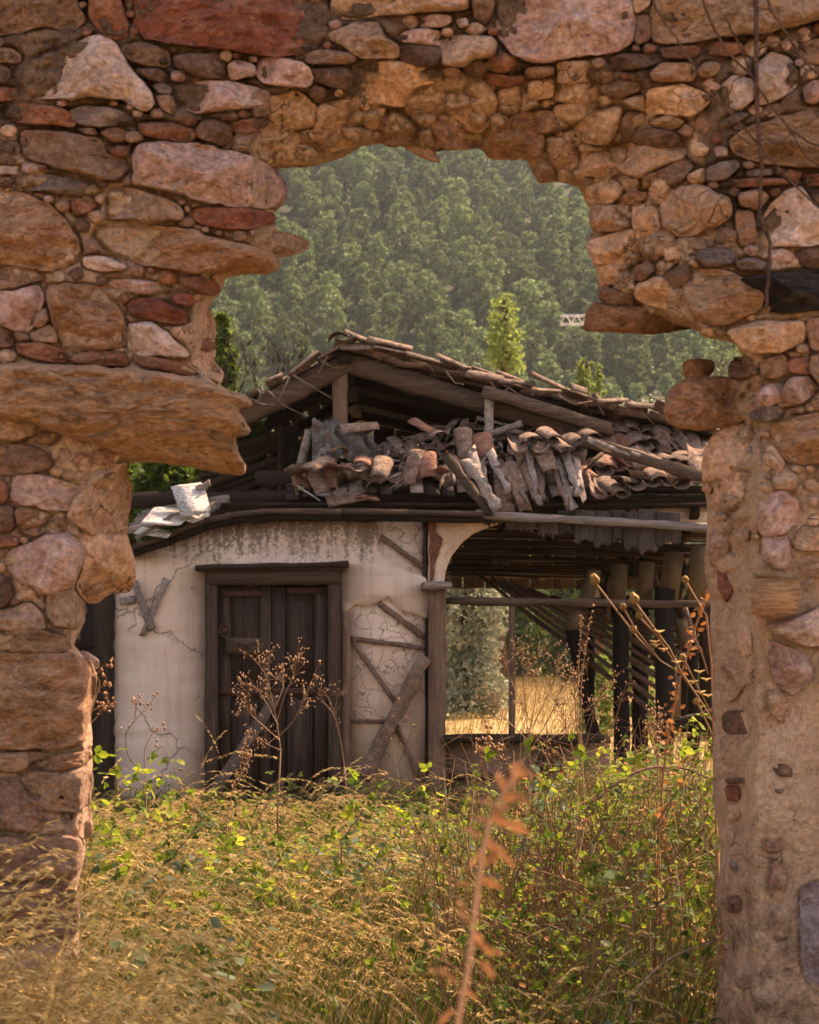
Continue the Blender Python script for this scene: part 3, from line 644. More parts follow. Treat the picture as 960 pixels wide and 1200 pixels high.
def make_stone(poly, mat, h=0.045, name='stone', amp=1.0, back=0.16, r=None, under=0.0, rings=None, seed=0, facet=True, par=wall, grain=0.0, dist=None, crisp=False, sink=.019):
    P = chaikin(np.array(poly, float), 0 if crisp else 1)
    _, per = resample(P, 8); n = 9 if crisp else int(np.clip(per/4.5, 14, 150)); P, _ = resample(P, n)
    size = math.sqrt(max(1, abs(np.sum(P[:, 0]*np.roll(P[:, 1], -1)-P[:, 1]*np.roll(P[:, 0], -1)))/2))
    c = P.mean(0); sd_ = int(abs(c[0]*13+c[1]*7))+seed; rr = np.random.default_rng(sd_)
    q = np.stack([P[:, 0]*.07, P[:, 1]*.07, P[:, 0]*0+sd_ % 97], -1)
    nrm = P-c; nrm /= np.linalg.norm(nrm, axis=1, keepdims=True)+1e-6
    P = P+nrm*min(2.2, size*.06)
    P = P+nrm*(fbm(q, 4, sd_ % 50)*min(4, size*.07)*amp)[:, None]
    if rings is None: rings = ([1, 1, .985, .96, .925, .88, .83, .77, .71, .64, .57, .5, .42, .34, .26, .18, .1] if size > 70 else [1, 1, .975, .93, .87, .79, .7, .6, .49, .37, .24, .1]) if size > 36 else ([1, 1, .94, .8, .58, .3] if size > 16 else [1, 1, .85, .45])
    S = np.array(rings)[1:]
    X = c[0]+(P[None, :, 0]-c[0])*S[:, None]; Y = c[1]+(P[None, :, 1]-c[1])*S[:, None]
    X = np.concatenate([X.ravel(), [c[0]]]); Y = np.concatenate([Y.ravel(), [c[1]]])
    d = segdist(X, Y, P); r = r or max(3, min(14, size*.25))
    dome = np.sqrt(np.clip(1-(1-np.clip(d/r, 0, 1))**2, 0, 1))
    if dist is None:
        Db, _ = depth_field(X, Y); Dc = np.median(Db); Db = Db*.6+Dc*.4
    else: Db = np.full(X.shape, dist)
    hh = h*dome
    if facet:
        for k in range(4):
            a_ = rr.uniform(0, 6.28); gsl = rr.uniform(.3, 1.1)*h/(size*.5+4)
            hh = np.minimum(hh, h*rr.uniform(.75, 1.05)+gsl*((X-c[0])*math.cos(a_)+(Y-c[1])*math.sin(a_)))
    q = np.stack([X*.035, Y*.035*(1+grain), X*0+sd_ % 31], -1)
    hh = hh+fbm(q, 5, sd_ % 40, .62)*(.034*min(1, size/60)+.008)*amp*np.clip(d/4, 0, 1)
    rg = 1-np.abs(fbm(np.stack([X*.05, Y*.05, X*0+sd_ % 23], -1), 4, sd_ % 37+3, .6))*2.2
    hh = hh-np.clip(rg, 0, 1)**2*(.011*min(1, size/50))*np.clip(d/5, 0, 1)*amp
    if under: hh = hh-np.where(Y > under[0], (Y-under[0])*under[1], 0)
    D = Db-hh+sink
    V = Wv(X, Y, D)
    Bk = Wv(c[0]+(P[:, 0]-c[0])*.93, c[1]+(P[:, 1]-c[1])*.93, np.full(n, (np.median(Db) if dist is None else dist)+back))
    V = np.vstack([V, Bk, Bk.mean(0, keepdims=True)])
    V[:, 2] = np.maximum(V[:, 2], -.05)
    k = len(S); i = np.arange(k-1)[:, None]*n; a = np.arange(n)[None]; bb = (a+1) % n
    Qs = np.stack([i+a, i+bb, i+n+bb, i+n+a], -1).reshape(-1, 4)
    # orientation: polygons may run either way
    area = np.sum(P[:, 0]*np.roll(P[:, 1], -1)-P[:, 1]*np.roll(P[:, 0], -1))
    last = (k-1)*n; cc = k*n; b0 = cc+1; bc = b0+n
    a = np.arange(n); bb = (a+1) % n
    T = np.stack([last+a, last+bb, np.full(n, cc)], 1)
    Qk = np.stack([b0+a, b0+bb, bb, a], 1); Tb = np.stack([b0+bb, b0+a, np.full(n, bc)], 1)
    Qs = np.vstack([Qs, Qk]); T = np.vstack([T, Tb])
    if area > 0: Qs = Qs[:, ::-1]; T = T[:, ::-1]
    Qs = Qs[:, ::-1]; T = T[:, ::-1]
    ctr = V[:b0].mean(0)
    m = mesh_np(name, V-ctr, [Qs, T], not crisp)
    m.materials.append(SM[mat] if isinstance(mat, str) else mat)
    o = bpy.data.objects.new(name, m); scene.collection.objects.link(o)
    if par is not None: o.parent = par; o.location = Vector(ctr)-par.location
    else: o.location = ctr
    return o, P
SP = []
for k, (rg, mt, hh, pts) in enumerate(ST):
    nm = 'mortar_lump' if mt == 'mortar' else ('plaster_patch' if mt == 'gray' else ('charred_timber' if (mt == 'black' and hh > .05) else 'stone'))
    o, P = make_stone(Z(rg, pts), mt, hh*(1.15), nm, sink=(.033 if rg in '78' and hh <= .05 and mt != 'gray' else .019), grain=(1.2 if mt in ('layer', 'orange', 'red') else 0))
    SP.append(P)
# long weathered lintel slab on the left that projects into the opening, with its jagged end
lint = [(-25,426),(60,426),(130,431),(200,438),(240,446),(262,456),(283,462),(297,472),(294,477),(277,479),(281,488),(293,503),(290,510),(273,512),(279,530),(286,545),(283,556),(262,554),(220,546),(175,538),(150,536),(120,524),(80,512),(40,497),(-25,488)]
make_stone(lint, stone_mat('lintel_rock', (.56,.33,.19), (.3,.2,.15), (.64,.41,.25), 3.5, .35, dark=(.17,.13,.115), flecks=.3), .17, 'lintel_stone', rings=[1,1,.99,.975,.955,.93,.9,.87,.84,.8,.76,.72,.67,.62,.57,.51,.45,.39,.32,.25,.17,.08], r=9, facet=False, under=(490, .0035), grain=2.5, back=.5)
SP.append(np.array(lint, float))
# squared timber stub set in the right pier
stub = MB()
a = np.array(W(880, 690, 4.86)); b_ = np.array(W(937, 697, 4.86))
wd = wood_mat('stub_timber', (.36,.2,.11), (.2,.11,.065), 'X')
def wedge(pts, y0, y1):
    f = [W(x, y, y0 if i not in (0, 5) else y0+.03) for i, (x, y) in enumerate(pts)]; bk = [W(x, y, y1) for x, y in pts]; n = len(pts); m = MB()
    m.V = [np.array(f+bk)]; m.n = 2*n
    m.Q = [np.array([(i, (i+1) % n, n+(i+1) % n, n+i) for i in range(n)])]
    fc = [tuple(range(n))[::-1]]
    T = [(0, i+1, i) for i in range(1, n-1)]; m.T = [np.array(T)]
    return m
m_ = wedge([(880,676),(900,672),(938,681),(936,719),(912,724),(881,719)], 4.84, 5.2).mesh('timber_stub')
o = child('timber_stub', m_, wall, wd)
# small rubble and chips between the traced stones
cover = np.zeros(GX.shape, bool)
fx = np.arange(-35, 1000, 4.0); fy = np.arange(-35, 1240, 4.0); FX, FY = np.meshgrid(fx, fy)
occ = np.full(FX.shape, 1e3)
for P in SP:
    x0, y0 = P.min(0)-30; x1, y1 = P.max(0)+30
    s_ = (FX > x0) & (FX < x1) & (FY > y0) & (FY < y1)
    if s_.any():
        sub = -sdf(FX[s_], FY[s_], P if len(P) < 60 else P[::2]); occ[s_] = np.minimum(occ[s_], sub)
b_all = -sdf(FX, FY, PB); pick = []
cand = [(FX[i, j], FY[i, j], min(occ[i, j], b_all[i, j]+1)) for i in range(FX.shape[0]) for j in range(FX.shape[1]) if occ[i, j] > 3.2 and b_all[i, j] > 2]
random.shuffle(cand); cand.sort(key=lambda t: -min(t[2], 11)+random.random()*3)
for x, y, g in cand:
    rad = min(g*1.25, random.uniform(8, 16))
    if rad < 5.2 or (rad < 8.5 and random.random() < .55): continue
    smooth_zone = (x > 830 and y > 640) or (x < 110 and y > 880)
    if smooth_zone: continue
    if all((x-u)**2+(y-v)**2 > (rad*.8+w)**2 for u, v, w in pick): pick.append((x, y, rad))
pick.sort(key=lambda t: -t[2])
def blob(x, y, rad, wide=1.45):
    n = random.choice([4, 5, 5, 6]); ph = random.uniform(0, 6.28); rw = random.uniform(1.0, wide)
    return [(x+math.cos(ph+i*6.283/n)*rad*rw*random.uniform(.8, 1.1), y+math.sin(ph+i*6.283/n)*rad*random.uniform(.7, 1.05)) for i in range(n)]
n_named = max(0, 296-len(ST)-4)
chips = {}
for k, (x, y, rad) in enumerate(pick[:420]):
    dfc, _ = depth_field(np.array([x]), np.array([y])); core = dfc[0] > Y0+.05
    mt = random.choice(['mortar', 'mortar', 'tan', 'mortar', 'brown', 'orange'] if core or y > 500 else (['tan', 'brown', 'rust', 'dark', 'pink', 'brown', 'rust', 'mortar'] if y < 330 else ['tan', 'brown', 'rust', 'mortar', 'mortar']))
    if (x > 815 and y > 480) or (x < 110 and y > 880): mt = random.choice(['mortar', 'tan', 'mortar']); rad *= .8
    if k < n_named:
        make_stone(blob(x, y, rad), mt, (.014 if x > 815 and y > 480 else .022)+.001*rad, 'mortar_lump' if mt == 'mortar' else 'stone', rings=[1, 1, .84, .5], seed=k, crisp=True, sink=.026)
    else:
        o, _ = make_stone(blob(x, y, rad), mt, .03, 'chip', rings=[1, 1, .8], seed=k, par=None, crisp=True)
        chips.setdefault(mt, []).append(o)
# courses continuing past the edges of the picture
for k in range(420):
    y = random.uniform(-215, 1380); x = random.choice([random.uniform(-700, -55), random.uniform(1010, 1650)])
    if random.random() < .35: x = random.uniform(-30, 990); y = random.uniform(-215, -65)
    rad = random.uniform(14, 42)
    mt = random.choice(['tan', 'brown', 'rust', 'orange', 'pink', 'cream', 'brown', 'red', 'slate'])
    o, _ = make_stone(blob(x, y, rad, 2.0), mt, .055, 'chip', rings=[1, 1, .93, .75, .4], seed=k, par=None)
    chips.setdefault(mt, []).append(o)
for mt, L in chips.items():
    VV = []; QQ_ = []; TT = []; off = 0
    for o in L:
        me = o.data; v_ = np.empty(len(me.vertices)*3, np.float32); me.vertices.foreach_get('co', v_); v_ = v_.reshape(-1, 3)+np.array(o.location)
        for pl in me.polygons:
            (QQ_ if pl.loop_total == 4 else TT).append([q+off for q in pl.vertices])
        VV.append(v_); off += len(v_); bpy.data.objects.remove(o); bpy.data.meshes.remove(me)
    m_ = mesh_np('rubble', np.vstack(VV), [np.array(QQ_), np.array(TT)], True)
    o = child('rubble', m_, wall, SM[mt]); o['kind'] = 'stuff'
# the small brick lying loose on the boulder
o, _ = make_stone(Z('6', [(450,592),(475,580),(560,585),(562,620),(530,647),(452,645)]), 'orange', .07, 'loose_brick', par=None, back=.09, dist=5.52)
tag(o, 'small reddish stone brick lying loose on the boulder that juts into the gap at right', 'brick')
# ================================================================== the ruined timber house
from mathutils.geometry import tessellate_polygon
HY = 17.5
house = empty('ruined_house', W(330, 948, HY), 'abandoned single storey house with pale plaster front, double door and collapsed tiled roof', 'house')
w_dark = wood_mat('dark_timber', (.042,.025,.017), (.016,.012,.01), 'X')
w_darkz = wood_mat('dark_timber_upright', (.055,.033,.022), (.02,.014,.011), 'Z')
w_door = wood_mat('door_timber', (.085,.052,.037), (.028,.02,.016), 'Z')
w_rail = wood_mat('door_rail_timber', (.12,.055,.038), (.05,.028,.022), 'X')
w_mid = wood_mat('weathered_timber', (.13,.082,.055), (.045,.029,.021), 'X')
w_midz = wood_mat('weathered_timber_upright', (.25,.15,.1), (.11,.068,.047), 'Z')
w_diag = wood_mat('weathered_brace', (.24,.15,.105), (.1,.065,.05), 'D')
w_gray = wood_mat('silver_timber', (.36,.29,.25), (.17,.13,.11), 'D')
w_grayx = wood_mat('silver_timber_long', (.30,.24,.205), (.13,.1,.085), 'X')
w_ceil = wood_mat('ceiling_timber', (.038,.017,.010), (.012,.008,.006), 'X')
w_shade = wood_mat('shade_black_timber', (.02,.014,.012), (.01,.008,.007), 'Z')  # near-black colour carries the deep shade of porch and room
w_white = wood_mat('whitewashed_board', (.6,.54,.48), (.26,.22,.18), 'Z', paint=(.74,.69,.63))
w_hang = wood_mat('grey_hanging_board', (.10,.08,.072), (.05,.04,.036), 'Z')
w_pale = wood_mat('pale_board', (.14,.10,.06), (.09,.06,.037), 'Z')
tile_m = stone_mat('roof_tile_clay', (.29,.195,.135), (.12,.08,.056), (.40,.29,.215), 1.5, .85, dark=(.08,.065,.055), pale=(.45,.39,.34), flecks=.6)
tile_r = stone_mat('roof_tile_red_clay', (.34,.17,.11), (.2,.1,.07), (.4,.25,.18), 1.5, .3, dark=(.1,.07,.06), pale=(.5,.4,.33), flecks=.3)
# plaster: weather stains run down from the eaves
def plaster_mat(name, c1, c2, stain, crack=.8, scale=4.0, smear=True):
    m, nt, b = newmat(name); v = pos_node(nt, rnd=False)
    n1 = noise(nt, v, 2.2, 5, .65); n2 = noise(nt, v, 26, 5, .75); n3 = noise(nt, v, 90, 3, .7)
    vs_ = N(nt, 'ShaderNodeMapping'); vs_.inputs['Scale'].default_value = (7, 7, .5); nt.links.new(v, vs_.inputs[0]); n4 = noise(nt, vs_.outputs[0], 1.6, 5, .7)
    col = ramp(nt, n1, [(.35, c2), (.62, c1)])
    col = mix(nt, rampf(nt, n4, .5, .72, 0, .45), col, tuple(q*.66 for q in c2))
    sx = N(nt, 'ShaderNodeSeparateXYZ'); nt.links.new(v, sx.inputs[0])
    hgt = rampf(nt, sx.outputs[2], 2.2, 3.0, 0, 1)
    f = rampf(nt, math_(nt, 'ADD', math_(nt, 'MULTIPLY', hgt, .30), math_(nt, 'ADD', math_(nt, 'MULTIPLY', n2, .55), math_(nt, 'MULTIPLY', n4, .4))), .59, .70, 0, stain)
    col = mix(nt, f, col, (.12, .085, .065))
    low = rampf(nt, math_(nt, 'ADD', sx.outputs[2], math_(nt, 'MULTIPLY', n4, .9)), .35, 1.1, .55, 0)
    col = mix(nt, low, col, (.30, .21, .16))
    vo = N(nt, 'ShaderNodeTexVoronoi', feature='DISTANCE_TO_EDGE'); vo.inputs['Scale'].default_value = scale
    no = N(nt, 'ShaderNodeTexNoise'); no.inputs['Scale'].default_value = 4; no.inputs['Detail'].default_value = 5
    sc2 = N(nt, 'ShaderNodeVectorMath', operation='SCALE'); sc2.inputs['Scale'].default_value = .5
    ad2 = N(nt, 'ShaderNodeVectorMath', operation='ADD')
    nt.links.new(v, no.inputs['Vector']); nt.links.new(no.outputs['Color'], sc2.inputs[0]); nt.links.new(v, ad2.inputs[0]); nt.links.new(sc2.outputs[0], ad2.inputs[1]); nt.links.new(ad2.outputs[0], vo.inputs['Vector'])
    gt = rampf(nt, noise(nt, v, 1.1, 3), .46, .54)
    k = math_(nt, 'MULTIPLY', rampf(nt, vo.outputs['Distance'], 0, .022, 1, 0), gt)
    col = mix(nt, math_(nt, 'MULTIPLY', k, crack), col, (.13, .08, .055))
    nt.links.new(col, b.inputs['Base Color'])
    p = bump(nt, b, n1, .4, .04); p = bump(nt, b, n2, .5, .012, p); p = bump(nt, b, n3, .4, .004, p); bump(nt, b, math_(nt, 'SUBTRACT', 1., k), .8, .012, p)
    return m
pl_out = plaster_mat('limewash_plaster', (.78,.62,.50), (.68,.51,.40), .8, .55, 1.3)
pl_in = plaster_mat('mud_infill', (.78,.60,.47), (.68,.49,.37), .2, .6, 4.2)
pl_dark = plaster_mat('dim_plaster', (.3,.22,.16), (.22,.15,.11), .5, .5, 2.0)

def plate(name, poly, Y, th, mat, rough=0.0, par=house, step=9, bend=None, tilt=0.0, top=None):
    """flat piece: outline in photo pixels at distance Y, thickness th going back"""
    P = np.array(poly, float)
    if rough > 0:
        _, per = resample(P, 4); n = max(8, int(per/step)); R_, _ = resample(P, n)
        # keep true corners too
        d_ = fbm(np.stack([R_[:, 0]*.09, R_[:, 1]*.09, R_[:, 0]*0+len(P)], -1), 4, 4)*rough; d2 = fbm(np.stack([R_[:, 0]*.09, R_[:, 1]*.09, R_[:, 0]*0+len(P)+9], -1), 4, 5)*rough
        P = R_+np.stack([d_, d2], 1)
    tri = tessellate_polygon([[Vector((x, y, 0)) for x, y in P]])
    n = len(P); YY = Y+(P[:, 1]-P[:, 1].mean())*tilt+(bend(P) if bend else 0)
    F = Wv(P[:, 0], P[:, 1], YY); B = F+np.array([0, th, 0])
    area = np.sum(P[:, 0]*np.roll(P[:, 1], -1)-P[:, 1]*np.roll(P[:, 0], -1))
    T = np.array(tri); a_ = np.array([np.cross(P[t[1]]-P[t[0]], P[t[2]]-P[t[0]]) for t in T])
    T[a_ > 0] = T[a_ > 0][:, ::-1]                  # counter-clockwise as seen from the front
    i = np.arange(n); j = (i+1) % n
    Q = np.stack([i, j, j+n, i+n], 1)
    if area < 0: Q = Q[:, ::-1]
    m = mesh_np(name, np.vstack([F, B]), [Q, np.vstack([T, T[:, ::-1]+n])], False)
    # smooth=False keeps edges crisp
    return child(name, m, par, mat) if par is not None else link(name, m, None, mat)
def timber(name, x0, y0, x1, y1, w, Y, d=.12, mat=None, par=house, rough=.006, seg=8, Y1=None, taper=1.0, sag=0):
    m = MB(); m.beam(W(x0, y0, Y), W(x1, y1, Y if Y1 is None else Y1), w/FOC*Y, d, rough=rough, seg=seg, taper=taper, sag=sag)
    me = m.mesh(name); return child(name, me, par, mat) if par is not None else link(name, me, None, mat)

# --- front wall
top = [(134,652),(158,645),(200,630),(262,609),(310,604),(436,604)]
pl = top+[(446,624),(441,640),(452,655),(470,665),(485,672),(500,676),(503,690),(501,726),(488,720),(470,715),(455,700),(443,705),(430,712),(416,707),(405,718),(401,718),(401,662),(241,662),(241,960),(134,960)]
plate('plaster_wall', pl, HY-.03, .28, pl_out, rough=2.2, step=4)
plate('mud_infill', [(399,604),(499,604),(499,960),(399,960)], HY+.02, .2, pl_in)
spl = [(521,690),(521,683),(523,668),(529,652),(540,637),(556,624),(577,615),(590,612),(590,603),(502,603),(502,690)]
arch = plate('plaster_spandrel', spl, HY-.02, .25, pl_in, rough=1.0, step=4)
plate('bare_patch', [(503,604),(512,606),(511,624),(519,632),(515,648),(509,660),(509,676),(503,684)], HY-.035, .03, stone_mat('bare_mud', (.27,.13,.08), (.18,.09,.055), None, 1, .4), rough=2, step=3)
# --- posts and braces of the timber frame
timber('post', 406, 716, 406, 945, 10, HY-.03, .16, w_midz)
timber('post', 512, 688, 513, 960, 20, HY-.05, .2, w_midz)
timber('post', 498, 602, 498, 692, 3.5, HY-.005, .05, w_darkz)  # dark slit in the front, its shade built as a thin dark strip
timber('post', 500.5, 726, 500.5, 950, 3.5, HY-.012, .06, w_darkz)
timber('capital', 494, 687, 528, 686, 8, HY-.14, .2, w_grayx)
for (a, b_, c, d_, w_, tp) in [(440,624,498,666,6,1),(443,706,499,748,7,1),(411,748,499,760,5.5,.9),(414,752,464,824,5.5,1),(411,845,452,846,4.5,1),(465,850,492,912,5,.8)]:
    timber('brace', a, b_, c, d_, w_, HY-.0, .05, w_diag, rough=.004, taper=tp)
timber('brace', 500, 768, 425, 912, 15, HY-.10, .13, w_diag, rough=.012, taper=1.15, seg=9)
# --- far left: window post beyond the plaster
timber('window_post', 123, 690, 123, 965, 22, HY+.03, .2, w_darkz)
timber('window_rail', 60, 757, 113, 757, 6, HY+.06, .1, w_dark)
plate('plaster_wall', [(-60,700),(84,700),(84,960),(-60,960)], HY+.05, .25, pl_out, rough=1.5)
timber('window_frame', 88, 695, 88, 960, 8, HY, .2, w_darkz)
timber('beam', 20, 690, 135, 690, 12, HY+.02, .2, w_dark)
# --- door
door = bpy.data.objects.new('double_door', None); scene.collection.objects.link(door); door.parent = house
door.location = Vector(W(320, 945, HY))-Vector(house.location)
timber('door_jamb', 248.5, 667, 248.5, 955, 14, HY-.035, .24, w_door, rough=.003)
timber('door_jamb', 392.5, 667, 393, 955, 15, HY-.035, .24, w_door, rough=.003)
timber('door_head', 243, 678, 399, 677, 16, HY-.045, .25, w_mid, rough=.003)
timber('door_cornice', 231, 666, 409, 661, 6, HY-.12, .26, w_dark, rough=.004)
timber('door_cornice', 236, 668.5, 404, 666, 4, HY-.09, .18, w_mid, rough=.003)
plate('lime_crust', [(270,659),(300,652),(330,655),(372,656),(395,659),(400,661),(268,664)], HY-.16, .12, pl_out, rough=1.5, step=4)
def part(name, poly, Y, th, mat, rough=0): return plate(name, poly, Y, th, mat, rough, door)
def leaf(x0, x1, px0, px1, panels):
    part('door_leaf', [(x0,688),(x1,687),(x1,952),(x0,952)], HY+.02, .03, w_door)
    part('stile', [(x0,688),(px0,688),(px0,952),(x0,952)], HY-.01, .028, w_door)
    part('stile', [(px1,688),(x1,687),(x1,952),(px1,952)], HY-.012, .028, w_door)
    for (a, b_) in panels: part('door_panel', [(px0+3,a+3),(px1-3,a+3),(px1-3,b_-3),(px0+3,b_-3)], HY+.004, .014, w_door)
leaf(256, 317.5, 270, 305, [(702,808),(818,940)])
leaf(319, 385, 334, 369, [(702,808),(818,940)])
for (x0, x1, y) in [(258,306,695),(336,384,692)]: part('door_rail', [(x0,y-3.5),(x1,y-4),(x1,y+3.5),(x0,y+4)], HY-.03, .02, w_rail)
for (x0, x1, y) in [(257,317,812),(320,388,810)]: part('door_rail', [(x0,y-3.5),(x1,y-4),(x1,y+3.5),(x0,y+4)], HY-.03, .02, w_rail)
part('nailed_board', [(264,747),(310,748),(310,768),(265,767)], HY-.05, .03, w_mid, 1.0)
for (a, b_, c, d_) in [(265,748,288,757),(310,749,288,757),(265,767,288,757),(310,767,288,757)]:
    m = MB(); m.beam(W(a, b_, HY-.055), W(c, d_, HY-.055), .012, .012); child('batten', m.mesh('batten'), door, w_mid)
m = MB(); t_ = np.linspace(0, 2*math.pi, 15); m.tube([W(263+6.2*math.cos(a), 739.5+7.5*math.sin(a), HY-.03) for a in t_], .012, 6, False); child('pull_ring', m.mesh('pull_ring', True), door, w_mid)
m = MB(); m.tube([W(263, 739, HY-.03), W(263, 739, HY+.01)], .04, 10); child('knob', m.mesh('knob', True), door, w_rail)
lp = timber('leaning_plank', 323, 818, 243, 940, 12, HY-.1, .03, w_grayx, None, Y1=HY-.6)
lp.data.materials[0] = wood_mat('dark_plank', (.13,.09,.068), (.06,.043,.035), 'D'); tag(lp, 'grey weathered plank leaning diagonally across the lower half of the double door', 'plank')
# --- broken laths that hang on the plaster
timber('broken_lath', 157, 681, 178, 738, 8, HY-.1, .03, w_gray, seg=5)
timber('broken_lath', 196, 679, 166, 745, 8, HY-.07, .03, w_gray, seg=5, taper=.7)
timber('broken_lath', 142, 705, 160, 702, 9, HY-.06, .02, w_gray, seg=3)
# --- eaves
timber('eaves_beam', 120, 587, 565, 582, 17, HY+.35, .2, w_dark, rough=.008, seg=14)
fa = [(150,645),(160,641),(200,627),(240,611),(272,604),(310,600),(400,600),(480,601),(565,603)]
for (o_, w_, Yo, mt) in [(0,6,-.2,w_mid),(6,8,-.14,w_dark)]:
    m = MB()
    for (a, b_) in zip(fa[:-1], fa[1:]): m.beam(W(a[0], a[1]+o_, HY+Yo), W(b_[0]+1, b_[1]+o_, HY+Yo), w_/FOC*HY, .22, rough=.003, seg=3)
    child('eaves_board', m.mesh('eaves_board'), house, mt)
timber('eaves_pole', 556, 603, 850, 619, 9, HY-.18, .09, w_grayx, rough=.006, seg=12)
timber('beam', 560, 590, 850, 585, 11, HY+.2, .16, w_dark, seg=8)
timber('beam', 600, 575, 850, 574, 8, HY+.5, .12, w_dark, seg=8)
timber('beam', 676, 582, 714, 581, 10, HY+.05, .1, w_mid, seg=4)
plate('gable_plaster', [(738,596),(840,594),(840,616),(800,612),(745,611)], HY+.3, .1, pl_in, rough=1.5)
for x0, x1, y0, y1 in [(655,674,598,628),(675,696,597,638),(697,715,598,643),(716,732,597,636),(733,749,600,646),(750,770,596,650),(771,797,600,641)]:
    plate('hanging_board', [(x0-1,y0),(x1+1,y0+1),(x1+1.5,y1-6),(x1-3,y1-2),((x0+x1)/2,y1-7),(x0+3,y1+1),(x0-1,y1-3)], HY-.06+random.uniform(-.03,.03), .02, w_hang, rough=.7, step=4)
for k in range(7):
    x = 568+k*12.4+random.uniform(-1,1); yb = 612+k*2.2+random.uniform(-3,6)
    plate('hanging_board', [(x,604),(x+12,604),(x+12,yb),(x+9,yb-4),(x+6,yb+4),(x+3,yb-3),(x,yb+2)], HY-.05-.004*(k % 2), .015, w_hang, rough=.5, step=3)
# --- porch: parapet, posts, rail
timber('porch_rail', 520, 704, 850, 708, 8, HY-.02, .07, w_mid, seg=8)
timber('porch_post', 600, 706, 600, 868, 7, HY-.01, .06, w_midz, rough=.003)
timber('sill', 520, 865, 715, 866, 9, HY-.06, .3, w_dark)
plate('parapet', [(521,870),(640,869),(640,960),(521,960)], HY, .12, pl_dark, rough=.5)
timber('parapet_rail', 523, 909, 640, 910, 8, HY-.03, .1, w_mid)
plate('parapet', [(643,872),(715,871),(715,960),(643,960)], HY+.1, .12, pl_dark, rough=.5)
timber('parapet_post', 641, 868, 641, 955, 9, HY-.02, .14, w_darkz)
for (a, b_, c, d_, w_, Yp) in [(669,735,700,880,13,19.2),(727,705,729,905,17,19.0),(750,705,750,905,18,19.6),(779,690,779,905,21,18.8),(812,690,812,905,12,19.8),(692,712,694,905,8,20.6)]:
    timber('porch_post', a, b_, c, d_, w_, Yp, .14, w_shade)
timber('porch_beam', 525, 665, 640, 672, 14, 20.9, .15, w_dark)
timber('porch_beam', 690, 715, 850, 700, 12, 19.7, .12, w_dark)
timber('porch_brace', 850, 730, 745, 785, 9, 19.9, .1, w_dark)
timber('porch_brace', 770, 855, 850, 830, 9, 19.5, .1, w_dark)
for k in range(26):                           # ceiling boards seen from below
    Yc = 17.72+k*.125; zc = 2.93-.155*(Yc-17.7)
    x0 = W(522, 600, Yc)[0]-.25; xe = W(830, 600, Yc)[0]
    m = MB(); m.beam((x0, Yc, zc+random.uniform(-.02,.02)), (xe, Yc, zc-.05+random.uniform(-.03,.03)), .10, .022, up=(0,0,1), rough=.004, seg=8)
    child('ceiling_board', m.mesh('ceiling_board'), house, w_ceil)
for x in (530, 590, 655, 700, 760, 815):
    a = W(x, 600, 17.65); b_ = W(x, 600, 20.95)
    m = MB(); m.beam((a[0], 17.65, 2.99), (a[0]*1.05, 20.95, 2.46), .09, .1, up=(0,0,1), rough=.006, seg=5); child('ceiling_joist', m.mesh('ceiling_joist'), house, w_dark)
# boards of the fallen part hanging inside the porch
for k in range(9):
    o_ = k*9
    timber('fallen_lath', 560+o_*1.6, 672+o_*.5, 770+o_*.6, 838-o_*1.3, 4.5, 20.3-k*.06, .03, w_diag, rough=.01, seg=6, Y1=18.9)
for x0, x1, y0, y1, sk in [(676,694,664,712,14),(713,733,657,706,4),(745,764,655,706,5),(771,795,643,706,8),(806,832,636,706,4),(798,812,722,760,-8),(782,798,788,840,0),(660,676,712,738,10)]:
    plate('slanting_board', [(x0+sk,y0+4),((x0+x1)/2+sk,y0+3),(x1+sk*.8,y0+5),(x1,y1),(x0,y1)], 18.7+random.uniform(-.3,.4), .035, w_pale, rough=0, step=5, bend=lambda P: (P[:,1]-P[:,1].min())**2*.00006)
for k in range(26):
    x = random.uniform(690, 835); y = random.uniform(640, 720); a = random.uniform(-.6,.9)
    timber('fallen_lath', x, y, x+math.sin(a)*40, y+math.cos(a)*55, random.uniform(4,8), 19.2+random.uniform(-.3,.8), .025, random.choice([w_diag, w_dark, w_darkz]), rough=.01, seg=4)
# near-black boards added behind the porch on the right to darken it
for k in range(7):
    x = 690+k*26
    if k in (1, 2): continue
    plate('rear_board', [(x,700),(x+22,700),(x+21,860 if k > 3 else 750),(x,858 if k > 3 else 745)], 21.6, .03, w_shade, rough=1, step=8)
# dark room behind the door: back and side walls, floor of earth
plate('room_wall', [(60,620),(505,620),(505,925),(60,925)], 21.2, .1, w_shade)
m = MB(); a = W(508, 0, HY+.25); m.beam((a[0], HY+.25, 1.45), (a[0], 21.2, 1.45), 2.9, .08, up=(1,0,0)); child('room_wall', m.mesh('room_wall'), house, w_shade)
# --- roof structure
TY = 18.6
timber('king_post', 398.5, 434, 399, 512, 17, TY, .16, w_midz, rough=.004)
timber('rafter', 412, 424, 262, 499, 22, TY-.05, .16, w_mid, rough=.008, seg=10)
timber('rafter', 400, 424, 700, 512, 21, TY-.04, .16, w_mid, rough=.008, seg=14)
timber('rafter', 566, 459, 715, 503, 14, TY-.3, .14, w_mid, rough=.01, seg=8)
timber('strut', 573, 468, 573, 512, 10, TY-.25, .1, w_gray, rough=.004)
timber('strut', 565, 512, 612, 496, 7, TY-.35, .06, w_gray, rough=.004)
timber('strut', 388, 522, 436, 500, 9, TY+.2, .07, w_mid, rough=.004)
timber('strut', 345, 575, 362, 505, 9, TY-.1, .06, w_gray, rough=.004)
timber('tie_beam', 300, 560, 850, 556, 16, TY+.1, .16, w_dark, seg=8)
rx, rz = W(404, 424, TY)[0], W(404, 424, TY)[2]
